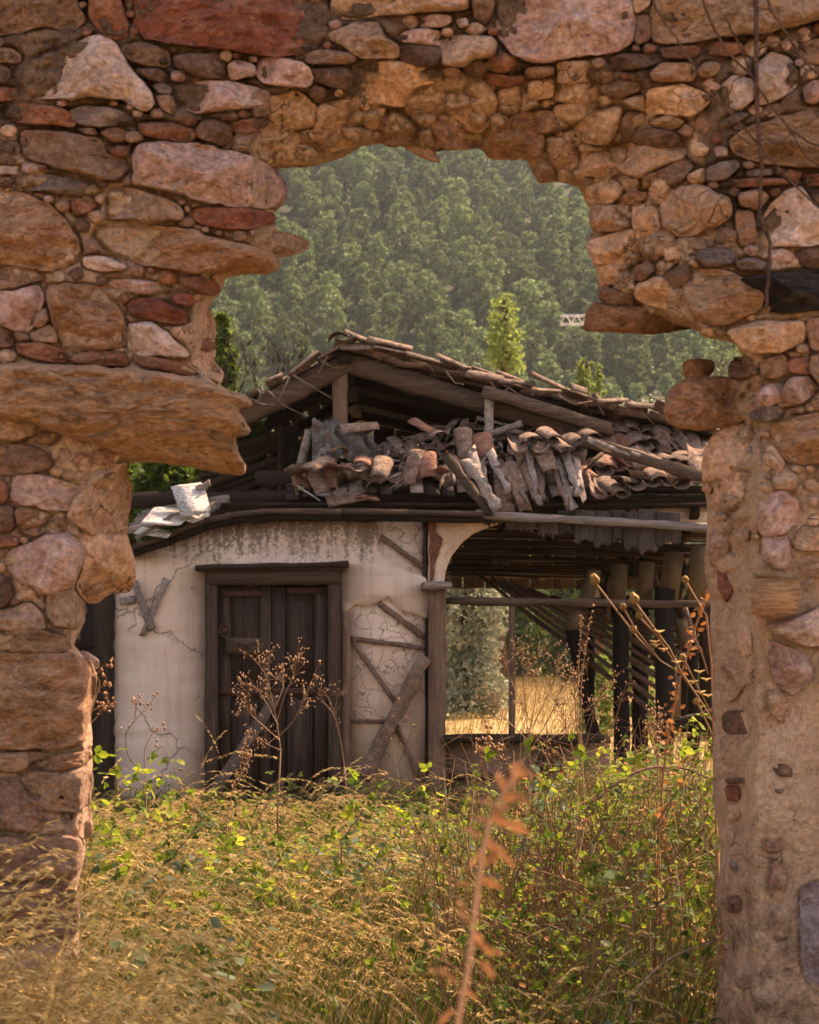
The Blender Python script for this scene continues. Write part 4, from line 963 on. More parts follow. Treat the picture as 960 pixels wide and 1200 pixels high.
lx, lz = W(262, 497, TY)[0], W(262, 497, TY)[2]
ex, ez = W(845, 523, TY)[0], W(845, 523, TY)[2]
def slope_pt(side, f, Y, up=0.0):
    x1, z1 = (ex, ez) if side > 0 else (lx-.25, lz-.16)
    return np.array([rx+(x1-rx)*f, Y, rz+(z1-rz)*f+up])
for k in range(15):                           # roof boards lie along the ridge direction
    f = (k+.5)/15
    m = MB(); a = slope_pt(1, f, TY-.15, .1); b_ = slope_pt(1, f, 23.6, .1)
    d_ = slope_pt(1, 1, 0)-slope_pt(1, 0, 0); L = np.linalg.norm(d_)/15
    nrm = (-d_[2], 0, d_[0]); m.beam(a, b_, L*1.02, .025, up=nrm, rough=.004, seg=4); child('roof_board', m.mesh('roof_board'), house, w_dark)
for k in range(8):
    f = (k+.5)/8
    d_ = slope_pt(-1, 1, 0)-slope_pt(-1, 0, 0); L = np.linalg.norm(d_)/8
    m = MB(); m.beam(slope_pt(-1, f, TY-.1, .1), slope_pt(-1, f, 23.6, .1+random.uniform(-.05,.05)), L*random.choice([.6,.8,.95]), .025, up=(d_[2], 0, -d_[0]), rough=.006, seg=4)
    child('roof_board', m.mesh('roof_board'), house, w_dark)
for Yr in (20.0, 21.4, 22.9):
    for s_ in (1, -1):
        m = MB(); m.beam(slope_pt(s_, 0, Yr), slope_pt(s_, 1, Yr), .12, .14, rough=.006, seg=5); child('rafter', m.mesh('rafter'), house, w_dark)
m = MB(); m.beam((rx, TY-.2, rz+.02), (rx, 23.5, rz+.02), .14, .14, up=(0,0,1), rough=.006, seg=4); child('ridge_beam', m.mesh('ridge_beam'), house, w_dark)
for k in range(18):                           # gable boards at the back, some missing at the left
    x = -1.9+k*.31; f = (x-rx)/(ex-rx) if x > rx else (x-rx)/(lx-rx)
    if k in (1, 3, 4): continue
    zt = rz+((ez if x > rx else lz)-rz)*min(1, f)
    m = MB(); m.beam((x, 23.55, 2.4), (x, 23.55, max(zt, 3.2)+.05), .29, .03, rough=.006, seg=3); child('gable_board', m.mesh('gable_board'), house, w_darkz)
for k in range(9):                            # louvre-like boards of the broken left flank
    y = 505+k*10
    timber('flank_board', 236, y+34, 350, y-8+random.uniform(-4,4), 8.5, 19.4+k*.04, .03, w_darkz, rough=.008, seg=5)
timber('flank_post', 329, 500, 329, 590, 7, 19.3, .08, w_darkz)
for k in range(16):                           # attic floor
    Yc = 17.75+k*.36
    m = MB(); m.beam((W(262, 0, Yc)[0], Yc, 3.06), (W(850, 0, Yc)[0], Yc, 3.06), .35, .03, up=(0,0,1), rough=.003, seg=3); child('attic_board', m.mesh('attic_board'), house, w_dark)
# --- tiles
def tile_mesh():
    n = 9; L = .42; V = []
    for s_, r0 in ((0, 1.0), (1, .87)):
        for j in range(4):
            t = j/3; r = (.092-.018*t)*r0; y = -L/2+L*t
            for i in range(n):
                a = math.pi*(.03+.94*i/(n-1)); V.append((r*math.cos(a)*1.05, y, r*math.sin(a)-.04))
    Q = []
    for j in range(3):
        for i in range(n-1):
            q = j*n+i; Q.append((q, q+n, q+n+1, q+1)); q += 4*n; Q.append((q, q+1, q+n+1, q+n))
    for i in range(n-1):
        Q.append((i, i+1, 4*n+i+1, 4*n+i)); q = 3*n+i; Q.append((q+4*n, q+4*n+1, q+1, q))
    for j in range(3):
        q = j*n; Q.append((q, 4*n+q, 5*n+q, q+n)); q = j*n+n-1; Q.append((q, q+n, 5*n+q, 4*n+q))
    return V, Q
TV, TQ = tile_mesh(); TV = np.array(TV)
tile_v = []
for k in range(10):                           # ten slightly different tiles, some broken short
    r_ = np.random.default_rng(k); V = TV.copy(); V *= r_.uniform(.92, 1.08, 3); V[:, 1] *= (1, .9, .7, 1, .45, .85, .8, .95, .55, .75)[k]; V[:, 0] *= 1.16; V[:, 2] *= .72
    V += np.stack([fbm(V*9+k*7, 3, k), fbm(V*9+k*7+50, 3, k), fbm(V*9+k*7+90, 3, k)], 1)*.007
    tile_v.append(mesh_np('roof_tile', V, np.array(TQ), True))
for m_ in tile_v[:8]: m_.materials.append(tile_m)
for m_ in tile_v[8:]: m_.materials.append(tile_r)
ntile = [0]
def put_tile(p, axis, up, flip=False, var=None, sc=1.0, jit=.08, par=house):
    """axis = down-slope direction of the tile"""
    y = Vector(axis).normalized(); z = Vector(up); z = (z-y*z.dot(y)).normalized(); x = y.cross(z)
    M = Matrix((x, y, z)).transposed()
    if flip: M = M @ Matrix.Rotation(math.pi, 3, 'Y')
    M = M @ Euler((random.gauss(0, jit), random.gauss(0, jit*1.3), random.gauss(0, jit))).to_matrix()
    o = bpy.data.objects.new('roof_tile', tile_v[random.randrange(10) if var is None else var]); scene.collection.objects.link(o)
    o.parent = par; M4 = M.to_4x4() @ Matrix.Scale(sc, 4); o.matrix_basis = Matrix.Translation(Vector(p)-(Vector(par.location) if par else Vector((0,0,0)))) @ M4
    ntile[0] += 1; return o
dR = slope_pt(1, 1, 0)-slope_pt(1, 0, 0); LR = np.linalg.norm(dR); dR /= LR; uR = (-dR[2], 0, dR[0])
dL = slope_pt(-1, 1, 0)-slope_pt(-1, 0, 0); LL = np.linalg.norm(dL); dL /= LL; uL = (dL[2], 0, -dL[0])
for r_ in range(3):
    Yr = TY-.24+r_*.2
    for k in range(12):
        f = (k+.5)*.345/LR
        if f > 1: continue
        j = random.uniform(-.03, .03)
        put_tile(slope_pt(1, f, Yr+j, .17+.03*(r_ == 0)+random.uniform(-.05,.05)), dR, uR, False, random.randrange(8), jit=.15)
        if r_ < 2: put_tile(slope_pt(1, f-.02, Yr+.1+j, .12+random.uniform(-.02,.02)), dR, uR, True, random.randrange(8), jit=.07)
for r_ in range(3):
    Yr = TY-.2+r_*.2
    for k in range(5):
        f = (k+.3)*.37/LL
        if f > .98: continue
        put_tile(slope_pt(-1, f, Yr, .15+random.uniform(-.02,.03)), dL, uL, random.random() < .3, random.randrange(8), jit=.09)
for k in range(4):                            # ridge caps
    put_tile((rx-.03+random.uniform(-.02,.02), TY-.2+k*.33, rz+.2+(.04 if k == 0 else 0)), (0, -1, -.05), (0, 0, 1), False, jit=.06, sc=1.25)
put_tile((rx+.02, TY-.22, rz+.19), (0, -1, .05), (0, 0, 1), True, sc=1.1)
put_tile((rx+.22, TY-.2, rz+.20), dR, uR, False, sc=1.15); put_tile((rx+.5, TY-.22, rz+.15), dR, uR, False, sc=1.2)
# the slope that faces us: decking, then tiles in disorder
def front_pt(px, f, up=0.0):
    """f=0 at the eaves, 1 where the slope meets the truss"""
    Y = 17.4+1.25*f; base = np.interp(px, [330,400,470,560,640,700,760,840], [3.10,3.14,3.18,3.12,3.10,3.12,3.24,3.3])
    topz = np.interp(px, [330,400,470,560,640,700,760,840], [3.42,3.55,3.84,3.92,3.86,3.92,3.92,3.82])
    X = (px-CX)/FOC*17.8
    return np.array([X, Y, base+(topz-base)*f+up])
for k in range(28):
    px = 345+k*18
    if px > 700: break
    ln = random.uniform(.5, 1.15)
    a = front_pt(px, random.uniform(-.03, .15), -.02); b_ = front_pt(px+random.uniform(-12,12), ln, -.04)
    m = MB(); m.beam(a, b_, .13, .022, up=(0,-.5,1), rough=.008, seg=4); child('roof_board', m.mesh('roof_board'), house, random.choice([w_dark, w_gray, w_darkz]))
for px in np.arange(352, 700, 11.5):
    dens = .8 if px < 560 else .9
    for f in (.3, .62, .92):
        if random.random() > dens: continue
        if 560 < px < 665 and f < .5: continue
        if px < 480 and f > .8: continue
        p = front_pt(px+random.uniform(-4,4), f+random.uniform(-.1,.1), random.uniform(.02,.13))
        ax = (random.gauss(0,.35), -1, random.gauss(-.4,.25))
        put_tile(p, ax, (random.gauss(0,.3), -.2, 1), random.random() < .45, jit=.25)
for px, py, Yt, ax, fl, v_ in [(420,500,18.0,(1,.1,.05),0,7),(398,527,17.8,(.2,-1,-.2),0,8),(372,543,17.6,(-.3,-1,-.3),0,0),(352,550,17.6,(.4,-1,-.1),1,7),(395,545,17.6,(.2,-1,.1),1,9),(410,548,17.5,(.5,-1,-.2),1,0),(425,540,17.6,(.1,-1,-.2),0,8),
     (447,548,17.5,(0,-1,-.5),0,1),(430,583,17.45,(1,.05,.05),1,8),(408,585,17.4,(1,.05,.08),1,7),(500,545,17.6,(.1,-.5,-1),0,9),(482,548,17.6,(-.3,-.4,-1),0,3),(498,500,18.1,(.9,-.5,-.3),0,9),(545,520,17.9,(.25,-.7,-.8),0,3),(512,508,18.0,(.2,-1,-.2),0,7),(568,522,17.9,(.4,-.7,-.9),0,9),
     (611,578,17.42,(.25,-.35,-1),0,1),(593,588,17.40,(.08,-.35,-1),0,5),(607,560,17.5,(.25,-.4,-1),0,3),(590,568,17.5,(.1,-.4,-1),0,0),
     (607,522,17.7,(.1,-1,-.2),1,3),(621,512,17.8,(.1,-1,-.25),0,0),(632,524,17.7,(.2,-1,-.4),1,7),(645,508,17.8,(.2,-1,-.2),0,3),(640,536,17.6,(.3,-1,-.7),0,1),(655,520,17.7,(.3,-1,-.3),0,0),(672,514,17.8,(.2,-1,-.2),0,5),(690,508,17.9,(.2,-1,-.2),0,3)]:
    put_tile(W(px, py, Yt), ax, (0, -.3, 1), bool(fl), v_, jit=.12, sc=1.0)
# right-hand hip where the tiles still lie in rows
for c_ in range(9):
    px = 700+c_*17
    for f in (.05, .4, .75, 1.05):
        p = front_pt(px+f*8-4, f, .06+random.uniform(-.01,.03))
        put_tile(p, (.12+random.gauss(0,.16), -1, -.42+random.gauss(0,.1)), (0, -.4, 1), random.random() < .2, jit=.2)
        if f < 1: put_tile(p+np.array([.075, 0, -.045]), (.12, -1, -.42), (0, -.4, 1), True, jit=.07)
timber('verge_board', 682, 516, 840, 563, 13, 17.5, .05, w_mid, rough=.01, seg=7, Y1=17.1)
for k in range(22):                           # thin split shingles fanned along the verge
    x = 690+k*7
    timber('split_shingle', x, 515+k*2.2, x+30+random.uniform(0,8), 530+k*2.2+random.uniform(-3,3), random.uniform(3,6), 17.35+random.uniform(-.05,.1), .01, w_gray, rough=.004, seg=3)
for k in range(12):                           # splintered boards sliding over the eaves
    x = 552+k*11; a = random.uniform(.15, .55); ln = random.uniform(48, 82)
    timber('splintered_board', x, 532+random.uniform(-10,8), x+math.sin(a)*ln, 532+math.cos(a)*ln, random.uniform(7,13), 17.75, .018, random.choice([w_gray, w_gray, w_diag]), rough=.012, seg=6, Y1=17.28, taper=.55)
timber('splintered_board', 520, 530, 575, 604, 11, 17.5, .03, w_mid, rough=.012, Y1=17.25, taper=.7)
timber('splintered_board', 546, 538, 583, 597, 12, 17.4, .02, w_gray, rough=.016, Y1=17.2, taper=.8)
for k in range(90):                           # loose laths, reeds and bark in the heap
    px = random.uniform(345, 720); f = random.uniform(.15, 1.0); p = front_pt(px, f, random.uniform(.05,.18))
    a = random.uniform(-1.3, 1.3); L = random.uniform(.15, .5)
    q = p+np.array([math.sin(a)*L, -abs(math.cos(a))*L*.6, -math.cos(a)*L*.45])
    m = MB(); m.beam(p, q, random.uniform(.015,.05), .012, rough=.006, seg=3, taper=.6); child('splinter', m.mesh('splinter'), house, random.choice([w_gray, w_mid, w_diag]))
for k in range(18):                           # reed and lath ends under the verge tiles
    f = random.uniform(.05, .9); s_ = random.choice([1, 1, -1])
    p = slope_pt(s_, f, TY-.3, .1); q = p+np.array([random.uniform(-.3,.45), random.uniform(-.1,.1), random.uniform(-.28,.02)])
    m = MB(); mid = (p+q)/2+np.array([0, 0, random.uniform(-.08,.03)]); m.tube([p, mid, q], [.012, .009, .005], 4); child('reed', m.mesh('reed', True), house, w_diag)
# crumpled grey felt under the broken roof
gx = np.linspace(0, 1, 30); gz = np.linspace(0, 1, 18); UX, UZ = np.meshgrid(gx, gz)
fp = Wv(366+UX*80, 545-UZ*(50-46*np.abs(UX-.25)+14*fbm(np.stack([UX*6, UX*0, UX*0], -1), 3, 3)), 18.15+.35*UZ)
fp += (np.abs(fbm(np.stack([UX*5+UZ*3, UZ*4-UX*3, UX*0], -1), 4, 77)))[..., None]*np.array([.03, -.6, .16])
i_, j_ = np.meshgrid(np.arange(17), np.arange(29), indexing='ij'); q_ = i_*30+j_
felt = mesh_np('roofing_felt', fp.reshape(-1, 3), np.stack([q_, q_+1, q_+31, q_+30], -1).reshape(-1, 4), False)
fm, nt, b = newmat('grey_felt'); v = pos_node(nt); n1 = noise(nt, v, 12, 4); nt.links.new(ramp(nt, n1, [(.3, (.13,.115,.105)), (.7, (.25,.225,.21))]), b.inputs['Base Color']); bump(nt, b, noise(nt, v, 40, 3), .4, .01)
child('roofing_felt', felt, house, fm)
# loose things lying on the eaves
def lying(name, poly, Y, lab, cat, mat=w_white, tilt=-.02, th=.03):
    o = plate(name, poly, Y, th, mat, 1.0, None, step=5, tilt=tilt)
    return tag(o, lab, cat)
lying('white_board', [(200,570),(238,565),(247,600),(212,606)], 17.3, 'large whitewashed board propped nearly upright on the left eaves', 'board', tilt=-.014)
lying('white_board', [(164,614),(181,594),(231,597),(211,616)], 17.25, 'wide peeling white board lying flat below the upright one on the left eaves', 'board', tilt=-.03)
lying('white_board', [(156,625),(165,617),(203,622),(196,631)], 17.2, 'smallest white board, lowest on the curved left eaves', 'board', tilt=-.03)
lying('white_board', [(206,608),(245,599),(246,605),(226,613)], 17.22, 'narrow pale board sliver lying at the foot of the upright white board', 'board', tilt=-.03)
o = timber('grey_stick', 160, 631, 208, 600, 4, 17.12, .025, w_grayx, None); tag(o, 'thin grey stick lying aslant over the white boards on the left eaves', 'stick')
o = timber('broken_wood', 233, 572, 247, 566, 7, 17.45, .05, w_grayx, None); tag(o, 'short grey wood stub behind the upright white board', 'wood scrap')
for k in range(5):
    timber('eaves_board', 150+k*4, 622-k*5, 245+k*6, 600-k*4, 8, 17.5+k*.06, .03, w_grayx, rough=.008, seg=4)
# ================================================================== ground, hill and forest
def ground_z(X, Y):
    X = np.asarray(X, float); Y = np.asarray(Y, float)
    s = np.clip((Y-205-.12*X)/30, 0, None); rise = np.where(s < 1, s*s*.5*30, (s-.5)*30)*.56
    z = rise+fbm(np.stack([X*.02, Y*.02, X*0], -1), 3, 31)*np.clip((Y-120)/60, 0, 1)*4
    z = z+fbm(np.stack([X*.9, Y*.9, X*0], -1), 3, 5)*.05*np.clip((60-Y)/20, 0, 1)
    return z
ax = np.unique(np.concatenate([np.linspace(-1500, -60, 30), np.linspace(-60, 60, 81), np.linspace(60, 1500, 30)]))
ay = np.unique(np.concatenate([np.linspace(-400, -4, 10), np.linspace(-4, 40, 90), np.linspace(40, 760, 120), np.linspace(760, 1600, 8)]))
AX, AY = np.meshgrid(ax, ay); AZ = ground_z(AX, AY); AZ = np.where(AY > 620, np.maximum(AZ-(AY-620)*.75, 120), AZ)
nxx = len(ax); i_, j_ = np.meshgrid(np.arange(len(ay)-1), np.arange(nxx-1), indexing='ij'); q_ = i_*nxx+j_
gm = mesh_np('ground', np.stack([AX, AY, AZ], -1), np.stack([q_, q_+1, q_+nxx+1, q_+nxx], -1).reshape(-1, 4), True)
mg, nt, b = newmat('dry_earth'); v = pos_node(nt, rnd=False)
n1 = noise(nt, v, .35, 6, .7); n2 = noise(nt, v, 5, 5, .7)
c_ = ramp(nt, n1, [(.35, (.30,.205,.085)), (.6, (.44,.31,.14))]); c_ = mix(nt, rampf(nt, n2, .35, .65, 0, .5), c_, (.25,.16,.07))
sx = N(nt, 'ShaderNodeSeparateXYZ'); nt.links.new(v, sx.inputs[0])
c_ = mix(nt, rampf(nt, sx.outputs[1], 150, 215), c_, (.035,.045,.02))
c_ = mix(nt, rampf(nt, sx.outputs[1], 20, 15), c_, (.035,.026,.014)); c_ = mix(nt, rampf(nt, sx.outputs[1], 5.2, 4.2), c_, mix(nt, n2, (.34,.25,.13), (.24,.17,.085)))  # shade under grass put into the colour; unseen front paled to bounce light
nt.links.new(c_, b.inputs['Base Color']); bump(nt, b, n2, .8, .06)
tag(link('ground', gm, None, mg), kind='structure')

pine_l = leaf_mat('pine_needles', (.04,.075,.028), (.125,.185,.065), .3, var=.4, scale=.12, c3=(.28,.36,.13))
bark = stone_mat('bark', (.13,.09,.06), (.07,.05,.035), None, .3, .3)
def crown_mesh(name, clumps, per, size, mats, trunk=None, seed=0, aspect=.5, flat=.0, curl=0):
    """leaf-sized quads gathered in clumps; clumps = list of (centre, radius)"""
    r = np.random.default_rng(seed); C = []; Rr = []
    for c, rad in clumps:
        n = max(4, int(per*rad*rad)); d = r.normal(size=(n, 3)); d /= np.linalg.norm(d, axis=1, keepdims=True)
        rr_ = rad*np.power(r.uniform(0.08, 1, n), .45); C.append(np.array(c)+d*rr_[:, None]*np.array([1, 1, .8]))
    C = np.vstack(C); n = len(C)
    u = r.normal(size=(n, 3)); u /= np.linalg.norm(u, axis=1, keepdims=True); w = r.normal(size=(n, 3)); w[:, 2] *= (1-flat); w = np.cross(u, w); w /= np.linalg.norm(w, axis=1, keepdims=True)+1e-6
    s = size*r.uniform(.6, 1.4, n)[:, None]
    V = np.stack([C-u*s, C+w*s*aspect, C+u*s, C-w*s*aspect], 1).reshape(-1, 3)
    Q = np.arange(n*4).reshape(-1, 4); mi = np.zeros(n, int)
    if trunk is not None:
        tm = trunk; off = len(V); TVt = np.vstack(tm.V); V = np.vstack([V, TVt]); G = [Q]; tq = np.vstack(tm.Q)+off; G = [np.vstack([Q, tq])]
        mi = np.concatenate([mi, np.ones(len(tq), int)])
        if tm.T: tt = np.vstack(tm.T)+off; G.append(tt); mi = np.concatenate([mi, np.ones(len(tt), int)])
        return mesh_np(name, V, G, False, mats, mi)
    return mesh_np(name, V, Q, False, mats, mi)
def pine_variant(k):
    r = np.random.default_rng(100+k); H = r.uniform(7, 11); cl = []
    nb = 24
    for i in range(nb):
        t = (i+.5)/nb; z = H*(.22+.76*t); rad = (math.sin(math.pi*(.18+.8*t))**.8)*r.uniform(2.1, 3.4)*(.85 if k % 3 else 1.15)+.2
        a = i*2.4+r.uniform(-.4, .4); d = rad*r.uniform(.35, .95)
        cl.append(((d*math.cos(a), d*math.sin(a), z+r.uniform(-.3, .3)), r.uniform(.6, 1.2)*(1.15-.4*t)))
    tr = MB(); tr.tube([(0, 0, -1.5), (.1, 0, H*.4), (0, .1, H*.95)], [.22, .15, .03], 5)
    for i in range(6):
        z = H*(.3+i*.09); a = i*2.1; tr.tube([(0, 0, z), (1.6*math.cos(a), 1.6*math.sin(a), z+.5)], [.07, .02], 4)
    return crown_mesh('pine_tree', cl, 135, .27, [pine_l, bark], tr, k, .5)
pines = [pine_variant(k) for k in range(8)]
rf = random.Random(5); spots = []
y = 214.0
while y < 560:
    st_ = 5.6+(y-214)*.007
    half_l = .125*y+10; half_r = .20*y+10
    x = -half_l+rf.uniform(0, st_)
    while x < half_r:
        (rf.random() < .97) and spots.append((x+rf.uniform(-2.6, 2.6), y+rf.uniform(-2.8, 2.8))); x += st_*rf.uniform(.85, 1.25)
    y += st_*.95
sp = np.array(spots); spz = ground_z(sp[:, 0], sp[:, 1])
SX = CX+sp[:, 0]/sp[:, 1]*FOC; SY = HOR-(spz+6-CAMZ)/sp[:, 1]*FOC
vis = inside(SX, SY, PB) & (SY < 545) & ~inside(SX, SY, np.array([(270,470),(400,395),(830,505),(830,700),(270,700)], float))
order = np.argsort(np.where(vis, sp[:, 1], 1e6)); near = order[:min(290, int(vis.sum()))]; near_set = set(near.tolist())
vcol = bpy.data.collections.new('pine_kinds'); scene.collection.children.link(vcol)
for q, idx in enumerate(near):
    o = bpy.data.objects.new('pine_tree', pines[q % 8])
    (vcol if q < 8 else scene.collection).objects.link(o)
    o.location = (sp[idx, 0], sp[idx, 1], spz[idx]-.3); s_ = rf.choice([rf.uniform(.6, .9), rf.uniform(.8, 1.2), rf.uniform(1.0, 1.45)]); o.scale = (s_, s_, s_*rf.uniform(.9, 1.15)); o.rotation_euler = (0, 0, rf.uniform(0, 6.28))
    tag(o, 'green pine among many alike on the hazy wooded hillside behind the house', 'pine tree', 'pines on the hillside')
rest = [i for i in range(len(sp)) if i not in near_set]
print('pines', len(sp), 'visible', int(vis.sum()))
fm_ = bpy.data.meshes.new('far_pines'); fm_.from_pydata([(sp[i, 0], sp[i, 1], spz[i]-.3) for i in rest], [], [])
fo = link('far_pines', fm_); tag(fo, 'dense pine wood covering the rest of the hillside up to the top', 'wood', None, 'stuff')
ng = bpy.data.node_groups.new('far_pines', 'GeometryNodeTree')
ng.interface.new_socket('Geometry', in_out='INPUT', socket_type='NodeSocketGeometry'); ng.interface.new_socket('Geometry', in_out='OUTPUT', socket_type='NodeSocketGeometry')
gi = ng.nodes.new('NodeGroupInput'); go = ng.nodes.new('NodeGroupOutput'); iop = ng.nodes.new('GeometryNodeInstanceOnPoints'); ci_ = ng.nodes.new('GeometryNodeCollectionInfo')
ci_.inputs['Collection'].default_value = vcol; ci_.inputs['Separate Children'].default_value = True; ci_.inputs['Reset Children'].default_value = True
rv = ng.nodes.new('FunctionNodeRandomValue'); rv.data_type = 'FLOAT_VECTOR'; rv.inputs[0].default_value = (0, 0, 0); rv.inputs[1].default_value = (0, 0, 6.28)
rs = ng.nodes.new('FunctionNodeRandomValue'); rs.data_type = 'FLOAT'; rs.inputs[2].default_value = .6; rs.inputs[3].default_value = 1.4
m2p = ng.nodes.new('GeometryNodeMeshToPoints'); iop.inputs['Pick Instance'].default_value = True
L_ = ng.links.new
L_(gi.outputs[0], m2p.inputs[0]); L_(m2p.outputs[0], iop.inputs['Points']); L_(ci_.outputs[0], iop.inputs['Instance']); L_(rv.outputs[0], iop.inputs['Rotation']); L_(rs.outputs[1], iop.inputs['Scale']); L_(iop.outputs[0], go.inputs[0])
md = fo.modifiers.new('pines', 'NODES'); md.node_group = ng

# --- trees between the house and the hill
green_l = leaf_mat('broad_leaves', (.05,.085,.02), (.12,.18,.035), .45, scale=1, c3=(.2,.26,.05))
lime_l = leaf_mat('poplar_leaves', (.10,.15,.035), (.2,.27,.07), .5, scale=1, c3=(.28,.34,.1))
dark_l = leaf_mat('dark_leaves', (.025,.045,.015), (.055,.085,.025), .35, scale=1, c3=(.1,.13,.03))
olive_l = leaf_mat('olive_leaves', (.13,.145,.09), (.25,.27,.18), .3, scale=1, c3=(.4,.42,.31))
ivy_l = leaf_mat('ivy_leaves', (.03,.06,.014), (.08,.13,.022), .4, scale=1, c3=(.2,.25,.035))
def tree(name, px, py_top, py_base, Y, wpx, leaf, label, cat, kind='round', per=120, size=.12, seed=0, nb=24, zb=None, group=None):
    r = np.random.default_rng(seed); X = (px-CX)/FOC*Y; zt = CAMZ+(HOR-py_top)/FOC*Y
    z0 = float(ground_z(X, Y)) if zb is None else zb; H = zt-z0; Wd = wpx/FOC*Y/2; zl = CAMZ+(HOR-py_base)/FOC*Y-z0
    e = empty(name, (X, Y, z0), label, cat, group)
    cl = []; tr = MB(); tr.tube([(0, 0, -.1), (r.uniform(-.05,.05)*H, 0, H*.4), (0, 0, H*.9)], [.035*H**.8, .022*H**.8, .01], 7)
    for i in range(nb):
        t = (i+.5)/nb; z = zl+(H-zl)*t
        prof = {'round': math.sin(math.pi*min(.98, .12+.86*t))**.7, 'column': .55+.45*math.sin(math.pi*(.1+.75*t)), 'cone': (1-t)**.7*1.05+.08}[kind]
        a = i*2.4+r.uniform(-.5,.5); d = Wd*prof*r.uniform(.25, .85)
        cr = Wd*(.42 if kind != 'column' else .5)*r.uniform(.55, 1.1)*(1 if kind == 'round' else (1.15-.6*t))
        c = (d*math.cos(a), d*math.sin(a), z); cl.append((c, cr))
        tr.tube([(0, 0, z-.25*Wd), (c[0]*.5, c[1]*.5, z-.1*Wd), c], [.012*H**.7, .008*H**.7, .004], 4)
    k = per/(Wd*Wd)
    o = link('crown', crown_mesh('crown', cl, k, size, [leaf], None, seed, .55), e)
    o = link('trunk', tr.mesh('trunk', True), e, bark)
    return e
tree('poplar_sapling', 591, 345, 432, 62, 52, lime_l, 'slim bright yellow-green tree rising above the middle of the roof', 'tree', 'column', 260, .10, 3, 30)
tree('poplar_sapling', 684, 420, 470, 50, 30, lime_l, 'small bright green sapling just above the right roof slope', 'tree', 'column', 260, .09, 5, 16)
tree('poplar_sapling', 702, 428, 474, 52, 20, lime_l, 'thinnest pale sapling, right of the small bright one above the roof', 'tree', 'cone', 200, .09, 6, 12)
for px, yt, Y, w_, lf, lb in [(845,392,190,90,pine_l,'dark pine glimpsed under the red stone slab at the right gap'),(720,470,150,60,olive_l,'grey-green low tree behind the right roof slope'),(770,462,160,70,olive_l,'grey-green rounded tree left of the projecting boulder'),(665,468,170,60,olive_l,'grey-green low tree behind the roof between the saplings'),(818,440,175,60,olive_l,'grey-green tree directly left of the boulder in the right gap')]:
    tree('hillside_tree', px, yt, yt+70, Y, w_, lf, lb, 'tree', 'round', 240, .22, int(px), 22)
tree('shrub', 838, 470, 520, 24, 26, green_l, 'sunlit leafy twigs showing beneath and left of the projecting boulder', 'shrub', 'round', 260, .06, 9, 12, zb=0)
# seen through the porch
tree('olive_tree', 545, 668, 834, 38, 150, olive_l, 'silvery olive tree seen through the left bay of the porch', 'olive tree', 'round', 1500, .07, 11, 40, zb=0)
tree('olive_tree', 505, 640, 812, 45, 110, olive_l, 'second olive tree standing farther left, mostly hidden by the house front', 'olive tree', 'round', 900, .08, 12, 34, zb=0)
for k, (px, yt, Y, w_, lf) in enumerate([(600,650,78,120,dark_l),(655,640,82,130,green_l),(560,640,90,110,dark_l),(690,650,70,110,dark_l),(760,640,75,140,dark_l),(840,640,80,120,dark_l)]):
    tree('broadleaf_tree', px, yt, 808, Y, w_, lf, ['dark tree just right of the olive seen through the porch','mid green tree behind the dry umbels seen through the porch','dark tree behind the silvery olive','dark tree behind the leaning porch post','dark tree behind the black porch posts','dark tree at the far right behind the porch','tree hidden behind the timber post of the front','tree hidden behind the double door'][k], 'tree', 'round', 900, .17, 20+k, 34, zb=0)
for px, yt, w_, Y in [(705,772,52,30),(745,765,62,31),(790,782,66,30),(835,790,60,29),(690,800,30,29)]:
    tree('green_bush', px, yt, 868, Y, w_, lime_l if px < 780 else green_l, {705:'bright sunlit bush seen left of the two black porch posts',745:'bright bush seen between the two black porch posts',790:'green bush behind the right porch post',835:'green bush at the far right inside the porch',690:'small bright bush beside the leaning porch post'}[px], 'bush', 'round', 700, .05, px, 20, zb=0)
# ivy mass and trees left of the house roof
for k, (px, yt, yb, w_, Y, lf) in enumerate([(195,540,640,120,20.5,ivy_l),(250,550,640,90,20.2,ivy_l),(292,470,600,46,19.9,ivy_l),(262,372,470,34,21,green_l),(150,540,700,80,21,ivy_l),(90,690,900,90,22,ivy_l)]):
    tree('ivy_clump', px, yt, yb, Y, w_, lf, ['dark ivy mass left of the roof under the long lintel stone','ivy mass between the white boards and the broken roof flank','ivy climbing at the end of the left roof slope','leafy green sprig beside the bare branches above the left roof','dark greenery behind the left pier beside the eaves','dark greenery seen through the window gap at the far left'][k], 'ivy', 'round', 1300 if k != 3 else 500, .055, 50+k, 34, zb=0)
# bare branches above the left roof slope
ba = empty('bare_shrub', (W(295, 560, 20.4)[0], 20.4, 0), 'leafless dark branches spreading above the left roof slope', 'shrub')
rb = random.Random(8)
def grow(m, p, d, L, r, n):
    q = p+d*L; m.tube([p, (p+q)/2+np.array([rb.uniform(-1,1), rb.uniform(-1,1), rb.uniform(-1,1)])*L*.05, q], [r, r*.85, r*.65], 5)
    if n == 0: return
    for _ in range(rb.choice([2, 2, 3])):
        e = d+np.array([rb.uniform(-.75,.75), rb.uniform(-.5,.5), rb.uniform(-.2,.45)]); e /= np.linalg.norm(e)
        grow(m, q, e, L*rb.uniform(.6,.85), r*.65, n-1)
m = MB()
for s_ in range(4): grow(m, np.array([W(280+s_*10, 560, 20.4)[0], 20.4+s_*.1, 3.2]), np.array([rb.uniform(-.1,.3), 0, 1.]), .75, .02, 4)
m.tube([(W(295, 560, 20.4)[0], 20.4, 0), (W(292, 560, 20.4)[0], 20.4, 3.3)], [.05, .03], 6)
child('branches', m.mesh('branches', True), ba, w_darkz)
